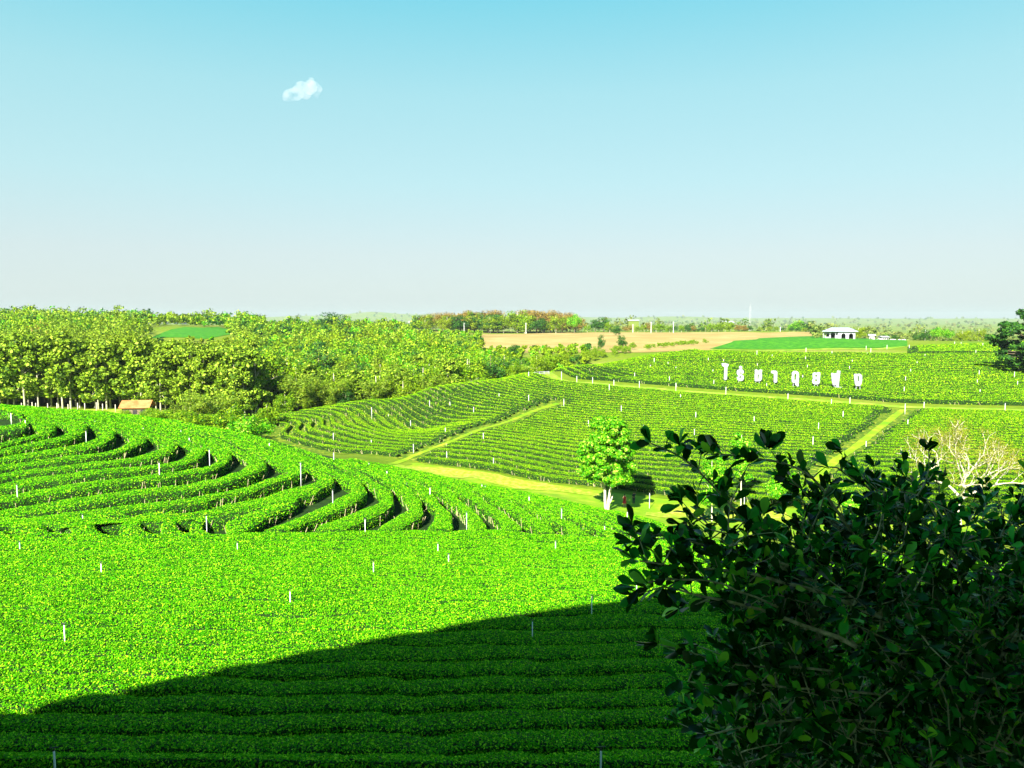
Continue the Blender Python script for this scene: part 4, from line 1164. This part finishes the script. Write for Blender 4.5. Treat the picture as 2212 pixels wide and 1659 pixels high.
def shed(name, px, py, d, W, D_, Hh, roofm, wallm, label, rz=0.0, pitch=.8, openf=False, cat='hut'):
    x, y = at(px, d); z = terrain(x, y)[0]
    e = empty(name, (x, y, z), label, cat, None, rz)
    b = MB(); b.box((0, 0, Hh/2-.3), (W, D_, Hh+.6)); b.obj('wall', wallm, e)
    if openf:
        for i in range(3):
            q = MB(); q.box((-W*.3+W*.3*i, -D_/2-.01, Hh*.42), (W*.16, .06, Hh*.6)); q.obj('window', M['darkgap'], e)
    r = MB(); o_ = .5
    P = [(-W/2-o_, -D_/2-o_, Hh), (W/2+o_, -D_/2-o_, Hh), (W/2+o_, D_/2+o_, Hh), (-W/2-o_, D_/2+o_, Hh), (-W/2-o_, 0, Hh+pitch), (W/2+o_, 0, Hh+pitch)]
    P2 = [(p[0], p[1], p[2]+.12) for p in P]
    r.add([(p[0], p[1], p[2]+.002) for p in P]+P2, [(6, 7, 11, 10), (8, 9, 10, 11), (0, 4, 5, 1), (2, 5, 4, 3), (0, 1, 7, 6), (2, 3, 9, 8), (0, 6, 10, 4), (4, 10, 9, 3), (1, 5, 11, 7), (5, 2, 8, 11)])
    r.obj('roof', roofm, e)
    return e
e = shed('forest_hut', 294, 882, 157, 5.0, 3.5, 1.5, M['roof_red'], M['bark'], 'small hut with an orange rusty roof at the foot of the wood', R(8), 1.3, True)
shed('pale_shed', 1366, 700, 640, 8.5, 8, hgt_for(1366, 693, 640), M['white'], M['far'], 'flat white roof above the trees beyond the tan field, left one', 0, .9, cat='building')
shed('pale_shed', 1568, 697, 700, 9.5, 10, hgt_for(1568, 697, 700), M['white'], M['far'], 'flat white roof above the trees beyond the tan field, right one', 0, 1.5, cat='building')
shed('pale_shed', 1905, 723, 345, 3.2, 3, 1.5, M['white'], M['concrete'], 'small white shed right of the arched house', R(10), .5, True, 'hut')
shed('pale_shed', 1880, 716, 352, 2.2, 2, 2.4, M['white'], M['concrete'], 'narrow white structure between the house and the shed', R(-15), .6, True, 'hut')
shed('pale_shed', 2130, 700, 900, 10, 8, 8, M['white'], M['white'], 'distant pale building far out on the right plain', 0, .5, cat='building')
# rubble
rs = np.random.RandomState(3)
b = MB()
for i in range(26):
    px = 1868+rs.rand()*85; d = 333+rs.rand()*6; x, y = at(px, d); z = terrain(x, y)[0]; s = .2+.6*rs.rand()
    b.box((x, y, z+s*.35), (s*1.6, s, s*.9), 0, rs.rand()*3)
tag(b.obj('stone_rubble', M['wall']), 'heap of pale rubble on the hilltop right of the white house', 'rubble', None, 'stuff')
# lattice mast
def mast(px, ptop, d, label, w=2.0, red=False):
    x, y = at(px, d); z = terrain(x, y)[0]; h = ray(px, ptop)[1]*d-z
    e = empty('radio_mast', (x, y, z), label, 'mast')
    b = MB()
    for sx, sy in ((-1, -1), (1, -1), (0, 1)): b.tube([(sx*w/2, sy*w/2, 0), (sx*w/2*.7, sy*w/2*.7, h)], [.09, .06], 4)
    n = int(h/4)
    for i in range(n):
        for (ax, ay), (bx_, by_) in (((-1, -1), (1, -1)), ((1, -1), (0, 1)), ((0, 1), (-1, -1))):
            k0 = w/2*(1-.3*i/n); k1 = w/2*(1-.3*(i+1)/n)
            b.tube([(ax*k0, ay*k0, i*h/n), (bx_*k1, by_*k1, (i+1)*h/n)], .045, 3)
    b.obj('lattice', M['steel'], e)
    c = MB(); c.tube([(0, 0, h-.5), (0, 0, h+3)], .12, 4); c.obj('antenna', M['steel'], e)
mast(1617, 661, 900, 'thin lattice radio mast on the plain, tallest thing on the skyline', 2.2)
# utility poles by the far field
for px, ty, lab in ((1349+25-8, 694, 'left'), (1398, 694, 'l'), (1446, 693, 'm'), (1465, 694, 'n')):
    pass
UP = [(1366, 700, 572, 'concrete pole below the flat white building beyond the field'), (1405, 695, 562, 'white concrete pole left of the middle of the field trees'), (1453, 695, 562, 'white concrete pole in the middle of the field trees'),
      (1683, 706, 558, 'pale concrete pole near the right end of the field'), (1995, 712, 352, 'pale pole at the foot of the bright trees on the right hilltop'), (885+0, 693, 545, 'tall white pole in front of the plantation, left one'), (1003, 697, 560, 'tall white pole in front of the plantation'), (1136, 697, 558, 'white pole in front of the plantation, right one')]
for px, ty, d, lab in UP:
    x, y = at(px, d); z = terrain(x, y)[0]; h = ray(px, ty)[1]*d-z
    e = empty('utility_pole', (x, y, z), lab, 'pole', 'poles round the tan field')
    b = MB(); b.tube([(0, 0, -.3), (0, 0, h)], [.2, .15], 7); b.obj('shaft', M['pipe'], e)
    b = MB(); b.box((0, -.25, h-.8), (1.6, .12, .14)); b.obj('crossarm', M['steel'], e)
# railing at the bend of the track
b0_ = hit(1145, 812)[0]; b1_ = hit(1186, 809)[0]
e = empty('white_railing', tuple(b0_), 'short low white railing at the bend of the main track', 'railing')
dx = b1_-b0_; b = MB()
for t in (.75, .4): b.tube([(0, 0, t), (dx[0]*.5, dx[1]*.5+1, t+dx[2]*.5), (dx[0], dx[1], t+dx[2])], .06, 5)
b.obj('rail', M['white'], e)
for t in np.linspace(0, 1, 5):
    b = MB(); off = 1-abs(2*t-1); b.tube([(dx[0]*t, dx[1]*t+off, dx[2]*t-.2), (dx[0]*t, dx[1]*t+off, dx[2]*t+.85)], .07, 6); b.obj('post', M['white'], e)
# posts of the fence at the foot of the wood
for i in range(15):
    px = 42+i*20+rs.randn()*3; d = 160; x, y = at(px, d); z = terrain(x, y)[0]
    b = MB(); b.tube([(0, 0, -.2), (0, 0, 1.6+rs.rand()*.5)], [.10, .08], 6)
    o = b.obj('fence_post', M['bark_pale'], None, True, (x, y, z)); tag(o, 'pale fence post at the foot of the wood beside the clearing', 'post', 'fence posts along the clearing')

# ------------------------------------------------------------------ people in the tree's shade
M['skin'] = surf_mat('skin', [(.3, (.36,.2,.13)), (.7, (.42,.25,.16))], 8, 2, .6)
M['hair'] = surf_mat('hair', [(.3, (.008,.007,.006)), (.7, (.015,.012,.01))], 20, 2, .5)
M['red'] = surf_mat('red_cloth', [(.3, (.25,.01,.02)), (.7, (.35,.02,.03))], 8, 2, .8)
M['navy'] = surf_mat('dark_cloth', [(.3, (.012,.012,.03)), (.7, (.03,.03,.06))], 8, 2, .8)
def skin_body(pts, edges, rad, mat, name, parent, sub=2):
    me = bpy.data.meshes.new('sk'); me.from_pydata(pts, edges, [])
    ob = bpy.data.objects.new('sk', me); COL.objects.link(ob)
    md = ob.modifiers.new('s', 'SKIN'); 
    for v, r in zip(me.skin_vertices[0].data, rad): v.radius = (r, r) if not hasattr(r, '__len__') else r
    me.skin_vertices[0].data[0].use_root = True
    md2 = ob.modifiers.new('ss', 'SUBSURF'); md2.levels = sub; md2.render_levels = sub
    dg = bpy.context.evaluated_depsgraph_get(); dg.update()
    m2 = bpy.data.meshes.new_from_object(ob.evaluated_get(dg)); bpy.data.objects.remove(ob)
    m2.name = name; m2.materials.clear(); m2.materials.append(mat)
    m2.polygons.foreach_set('use_smooth', [True]*len(m2.polygons))
    return link(name, m2, parent)
def person(px, py, ph, rz, pose, cloth, label):
    h = hit(px, py)[0]; H0 = ph/F*h[1]
    e = empty('person', tuple(h), label, 'person', None, rz)
    k = H0/1.7
    S = lambda p: tuple(c*k for c in p)
    if pose == 'walk':
        hipL, kneeL, ankL, toeL = (-.09, 0, .88), (-.12, -.10, .48), (-.13, .02, .08), (-.14, -.14, .03)
        hipR, kneeR, ankR, toeR = (.09, 0, .88), (.15, .08, .47), (.24, .18, .10), (.26, .04, .03)
        elL, haL = (-.27, .06, 1.08), (-.26, -.10, .88); elR, haR = (.27, -.02, 1.08), (.25, -.16, .92)
    else:
        hipL, kneeL, ankL, toeL = (-.09, 0, .90), (-.10, -.03, .48), (-.10, 0, .08), (-.11, -.16, .03)
        hipR, kneeR, ankR, toeR = (.09, 0, .90), (.11, -.01, .48), (.12, .02, .08), (.14, -.14, .03)
        elL, haL = (-.34, -.06, 1.28), (-.28, -.16, 1.56); elR, haR = (.27, 0, 1.10), (.27, -.08, .85)
    pts = [(0, 0, .95), (0, 0, 1.12), (0, .01, 1.32), (0, 0, 1.46), (0, -.01, 1.54), (0, -.01, 1.64),
           hipL, kneeL, ankL, toeL, hipR, kneeR, ankR, toeR, (-.17, 0, 1.40), elL, haL, (.17, 0, 1.40), elR, haR]
    edges = [(0, 1), (1, 2), (2, 3), (3, 4), (4, 5), (0, 6), (6, 7), (7, 8), (8, 9), (0, 10), (10, 11), (11, 12), (12, 13), (2, 14), (14, 15), (15, 16), (2, 17), (17, 18), (18, 19)]
    rad = [(.15, .11), (.12, .09), (.16, .10), .055, .085, .075, .09, .06, .04, .035, .09, .06, .04, .035, .06, .042, .03, .06, .042, .03]
    rad = [tuple(c*k for c in r) if hasattr(r, '__len__') else r*k for r in rad]
    skin_body([S(p) for p in pts], edges, rad, M['skin'], 'body', e)
    # clothes
    if pose == 'walk':
        b = MB(); rings = [(1.44, .10, .07), (1.36, .20, .12), (1.2, .165, .12), (1.05, .15, .115), (.92, .2, .15), (.7, .25, .19), (.55, .28, .22)]
        n = 14; vs = [(math.cos(2*PI*i/n)*rx*k, math.sin(2*PI*i/n)*ry*k, z*k) for z, rx, ry in rings for i in range(n)]
        b.add(vs, [(j*n+i, (j+1)*n+i, (j+1)*n+(i+1) % n, j*n+(i+1) % n) for j in range(len(rings)-1) for i in range(n)]); b.obj('dress', cloth, e, True)
    else:
        pi = [0, 1, 2, 3, 14, 15, 17, 18]; mp = {a: i for i, a in enumerate(pi)}
        ed = [(mp[a], mp[b_]) for a, b_ in edges if a in mp and b_ in mp]
        rr = [tuple(c*1.13 for c in rad[a]) if hasattr(rad[a], '__len__') else rad[a]*(1.3 if a != 3 else .9) for a in pi]
        skin_body([S(pts[a]) for a in pi], ed, rr, cloth, 'shirt', e)
        pi = [0, 6, 7, 8, 10, 11, 12]; mp = {a: i for i, a in enumerate(pi)}
        ed = [(mp[a], mp[b_]) for a, b_ in edges if a in mp and b_ in mp]
        rr = [tuple(c*1.15 for c in rad[a]) if hasattr(rad[a], '__len__') else rad[a]*1.3 for a in pi]
        skin_body([S(pts[a]) for a in pi], ed, rr, cloth, 'trousers', e)
    b = MB(); b.ball(S((0, .015, 1.665)), (.09*k, .1*k, .105*k), 0, 12, 8)
    if pose == 'walk': b.ball(S((0, .07, 1.52)), (.08*k, .05*k, .16*k), 0, 10, 8)
    b.obj('hair', M['hair'], e, True)
    b = MB(); b.ball(S((0, -.095, 1.62)), (.012*k, .016*k, .018*k), 0, 6, 4); b.obj('nose', M['skin'], e, True)
    for sx in (-1, 1):
        b = MB(); b.ball(S((sx*.03, -.083, 1.645)), .009*k, 0, 6, 4); b.obj('eye', M['hair'], e, True)
person(1349, 1096, 29, R(20), 'walk', M['red'], 'person in a dark red dress walking in the shade of the tree')
person(1369, 1089, 27, R(-160), 'stand', M['navy'], 'person in dark clothes standing in the shade with one hand raised to the head')

# small black gap-filler: culvert opening at the foot of the valley slope
# ------------------------------------------------------------------ the dark bush in front of the camera
def foliage_bush():
    rs = np.random.RandomState(42)
    root = pw(2080, 1500, 4.3); zt = terrain(root[0], root[1])[0]
    e = empty('leafy_bush', (root[0], root[1], zt), 'large dark bush with paddle-shaped leaves and arching twigs in the near right corner', 'bush')
    o0 = np.array([root[0], root[1], zt])
    wood = MB(); LP = []; LT = []; LN = []; LS = []
    def leafs(p, t, n, s, spread=1.0):
        for _ in range(n):
            a = rs.randn(3); a -= t*a.dot(t); a /= np.linalg.norm(a)+1e-9
            dr = t*(.55+.5*rs.rand())+a*spread*(.5+.5*rs.rand())+np.array([0, 0, .15]); dr /= np.linalg.norm(dr)
            nn = np.cross(dr, rs.randn(3)*.6+np.cross(dr, [0, 0, 1])); nn = np.cross(dr, np.cross(nn, dr))
            nn /= np.linalg.norm(nn)+1e-9
            if nn[2] < 0 and rs.rand() < .75: nn = -nn
            LP.append(p+rs.randn(3)*.004); LT.append(dr); LN.append(nn); LS.append(s*(.6+.6*rs.rand()))
    def branch(P, r0, r1, leaf_from=.3, tw=True, step=.07, ls=.052, tw_p=.75, tl=.22):
        P = resample(P, step=.035); n = len(P)
        P = P+np.cumsum(rs.randn(n, 3)*.0025, 0)
        rad = np.linspace(r0, r1, n)
        wood.tube([tuple(p-o0) for p in P[::2]], list(rad[::2]), 6 if r0 > .008 else 4, cap=False)
        s = 0.0
        for i in range(1, n):
            s += np.linalg.norm(P[i]-P[i-1])
            if i/n < leaf_from: continue
            t = P[i]-P[i-1]; t /= np.linalg.norm(t)+1e-9
            if s > step:
                s = 0
                leafs(P[i], t, rs.randint(2, 5), ls)
                if tw and rs.rand() < tw_p:
                    a = rs.randn(3); a -= t*a.dot(t); a /= np.linalg.norm(a)
                    dr = t*.55+a*.8+np.array([0, 0, .25]); dr /= np.linalg.norm(dr); L = tl*(.4+.9*rs.rand())
                    Q = np.array([P[i], P[i]+dr*L*.5+rs.randn(3)*.012, P[i]+dr*L+rs.randn(3)*.02+[0, 0, .02]])
                    branch(Q, .0035, .0015, .15, False, .045, ls*.95)
        leafs(P[-1], t, 5, ls*1.05)
    # arching branches read off the photograph (grid x, grid y, metres)
    KEY = [
     [(2000,1330,3.4),(1880,1200,3.3),(1815,1110,3.2),(1782,1055,3.15),(1742,1014,3.1),(1693,990,3.05),(1640,978,3.0),(1585,978,2.95),(1548,975,2.9)],
     [(1750,1300,3.3),(1640,1160,3.2),(1570,1080,3.15),(1535,1043,3.1),(1499,1015,3.1),(1466,990,3.05),(1436,972,3.0),(1412,965,3.0)],
     [(1850,1300,3.0),(1650,1205,2.9),(1560,1190,2.85),(1507,1182,2.8),(1445,1168,2.8),(1400,1160,2.75)],
     [(1900,1330,2.8),(1680,1250,2.75),(1560,1230,2.7),(1480,1224,2.7),(1418,1214,2.65),(1369,1205,2.6)],
     [(1850,1400,2.7),(1650,1320,2.7),(1540,1292,2.7),(1479,1279,2.65),(1425,1267,2.6)],
     [(2020,1300,3.5),(1960,1150,3.5),(1895,1065,3.4),(1850,1043,3.4),(1815,1024,3.35),(1790,1020,3.3)],
     [(1900,1250,3.6),(1800,1130,3.5),(1740,1060,3.4),(1700,1020,3.4)],
     [(2100,1300,3.8),(2040,1150,3.8),(1990,1060,3.8),(1965,1043,3.8)],
     [(2150,1300,3.6),(2150,1180,3.6),(2190,1090,3.6),(2230,1045,3.6)],
     [(1900,1300,3.1),(1640,1130,3.0),(1540,1110,3.0),(1500,1108,3.0),(1465,1122,2.95)],
     [(1800,1450,2.7),(1620,1440,2.6),(1530,1420,2.6),(1480,1400,2.55)],
     [(1900,1500,2.7),(1650,1480,2.6),(1540,1490,2.55),(1470,1480,2.5)],
     [(1900,1560,2.7),(1700,1560,2.6),(1590,1580,2.5),(1530,1600,2.5)],
     [(1700,1320,2.7),(1560,1262,2.6),(1440,1250,2.55),(1390,1262,2.52)],
    ]
    for i, k in enumerate(KEY):
        P = np.array([pw(*p) for p in k]); branch(P, .010 if i < 9 else .005, .003, .30, True, .042, .074, .35 if i in (0, 1) else .8, .06 if i < 2 else .08)
    # mass of the crown
    hub = np.array([pw(*q) for q in ((2080,1560,4.2),(1950,1450,3.9),(2200,1400,4.0),(1850,1600,3.4),(1780,1400,3.3),(2350,1500,3.6),(2300,1250,4.0),(2050,1280,3.7),(1900,1250,3.4),(1700,1560,3.1),(2000,1750,3.0),(2250,1700,2.9),(1650,1750,2.9),(2150,1450,3.1))])
    top = lambda px: np.interp(px, [1330, 1420, 1480, 1560, 1700, 1850, 1950, 2050, 2150, 2300, 2500], [1250, 1215, 1130, 1110, 1100, 1085, 1055, 1060, 1080, 1045, 1040])
    left = lambda py: np.interp(py, [1060, 1150, 1230, 1300, 1400, 1500, 1600, 1700, 1900], [1600, 1500, 1430, 1470, 1490, 1500, 1520, 1550, 1580])
    n = 0
    while n < 370:
        px = 1400+rs.rand()*1150; py = 1060+rs.rand()*900
        if py < top(px)+30 or px < left(py)+30: continue
        d = 2.35+2.3*rs.rand()**.8
        if px < 1700: d = 2.5+1.3*rs.rand()
        n += 1
        T = pw(px, py, d); dd_ = np.linalg.norm(hub-T, axis=1)+.25*rs.rand(len(hub))+np.where(hub[:, 0] < T[0]-.1, .6, 0); hb = hub[int(np.argmin(dd_))]
        mid = (T*.55+hb*.45)+np.array([rs.randn()*.12, rs.randn()*.12, .10+.12*rs.rand()])
        branch(np.array([hb, mid, T]), .004+.004*rs.rand(), .0016, .25, True, .062, .060, .68, .2)
    # trunks
    for i in range(len(hub)):
        a = i*1.3; base = o0+np.array([math.cos(a)*.15, math.sin(a)*.15, -.1]); t = hub[i]
        wood.tube([tuple(base-o0), tuple((base*.5+t*.5)-o0+np.array([.1*math.cos(a*2), .1, -.1])), tuple(t-o0)], [.04, .022, .007], 8)
    wood.obj('branches', M['twig'], e, True)
    LP, LT, LN, LS = map(np.array, (LP, LT, LN, LS)); LP = LP-o0
    B = np.cross(LN, LT); B /= np.linalg.norm(B, axis=1)[:, None]+1e-9
    # obovate leaf: stations along the blade with half widths, folded along the midrib
    st = [(0, .02), (.25, .10), (.55, .22), (.8, .235), (.95, .13), (1.03, 0)]
    vs = []
    for j, (u_, w_) in enumerate(st):
        cen = LP+LT*(LS*u_)[:, None]+LN*(LS*(-.12*u_*u_))[:, None]
        vs.append(cen)
        if 0 < w_:
            up_ = LN*(LS*w_*.28)[:, None]
            vs.append(cen+B*(LS*w_)[:, None]+up_); vs.append(cen-B*(LS*w_)[:, None]+up_)
    V = np.stack(vs, 1); m = V.shape[1]; nL_ = len(LP)
    f = []
    for j in range(4):
        a = 3*j; b_ = 3*(j+1)
        f += [(a, b_, b_+1, a+1), (a, a+2, b_+2, b_)]
    f += [(12, 15, 13, 13), (12, 14, 15, 15)]
    f4 = np.array(f[:8]); Q = (np.arange(nL_)[:, None, None]*m+f4[None]).reshape(-1, 4)
    # tip triangles as thin quads
    tipq = np.array([(12, 15, 13), (12, 14, 15)]); T3 = (np.arange(nL_)[:, None, None]*m+tipq[None]).reshape(-1, 3)
    me = bpy.data.meshes.new('foliage')
    V = V.reshape(-1, 3); me.vertices.add(len(V)); me.vertices.foreach_set('co', V.astype(np.float32).ravel())
    lv = np.concatenate([Q.ravel(), T3.ravel()]).astype(np.int32)
    me.loops.add(len(lv)); me.loops.foreach_set('vertex_index', lv)
    tot = np.concatenate([np.full(len(Q), 4), np.full(len(T3), 3)]).astype(np.int32)
    me.polygons.add(len(tot)); me.polygons.foreach_set('loop_start', np.r_[0, np.cumsum(tot)[:-1]].astype(np.int32)); me.polygons.foreach_set('loop_total', tot)
    me.polygons.foreach_set('use_smooth', np.ones(len(tot), bool)); me.materials.append(M['bush']); me.update(); me.validate()
    link('foliage', me, e)
    print('bush leaves', nL_)
foliage_bush()

# ------------------------------------------------------------------ cloud
def cloud():
    c = pw(655, 192, 2600); u = 2600/F
    rs = np.random.RandomState(2); m = bpy.data.metaballs.new('cl'); ob = bpy.data.objects.new('cl', m); COL.objects.link(ob)
    m.resolution = 9; m.threshold = .3
    PT = [(-30, 14, 15), (-15, 10, 17), (0, 4, 19), (12, -6, 18), (25, 0, 15), (35, 2, 9), (-38, 18, 9), (8, 12, 14), (30, 16, 7), (18, -14, 10)]
    for a, b_, r in PT:
        el = m.elements.new(); el.co = (a*u, rs.randn()*6*u, -b_*u); el.radius = r*u*1.25
    dg = bpy.context.evaluated_depsgraph_get(); dg.update()
    me = bpy.data.meshes.new_from_object(ob.evaluated_get(dg)); bpy.data.objects.remove(ob)
    mt, nt, out = new_mat('cloud_vapour')
    v = nt.nodes.new('ShaderNodeVolumePrincipled'); v.inputs['Color'].default_value = (1, 1, 1, 1)
    n = noise(nt, .028, 6, .6); mr = nt.nodes.new('ShaderNodeMapRange'); mr.inputs[1].default_value = .40; mr.inputs[2].default_value = .78; mr.inputs[3].default_value = 0; mr.inputs[4].default_value = .026
    nt.links.new(n, mr.inputs[0]); nt.links.new(mr.outputs[0], v.inputs['Density']); nt.links.new(v.outputs[0], out.inputs['Volume'])
    me.materials.clear(); me.materials.append(mt)
    tag(link('cloud', me, None, tuple(c)), 'single small white cloud in the upper left sky', 'cloud')
cloud()
# ------------------------------------------------------------------ haze
b = MB(); zlo = float(GZ.min())-1.0; zhi = max(36.0, float(GZ.max())+4.0)
hx0, hx1, hy0, hy1 = GX.min()-50, GX.max()+50, GY.min()-50, GY.max()+50
b.box(((hx0+hx1)/2, (hy0+hy1)/2, (zlo+zhi)/2), (hx1-hx0, hy1-hy0, zhi-zlo))
print('haze', hx0, hx1, hy0, hy1, zlo, zhi)
mt, nt, out = new_mat('haze_air')
v = nt.nodes.new('ShaderNodeVolumePrincipled'); v.inputs['Color'].default_value = (.46, .56, .58, 1); v.inputs['Density'].default_value = .00008; v.inputs['Anisotropy'].default_value = 0.0
nt.links.new(v.outputs[0], out.inputs['Volume'])
tag(b.obj('haze', mt), kind='stuff')
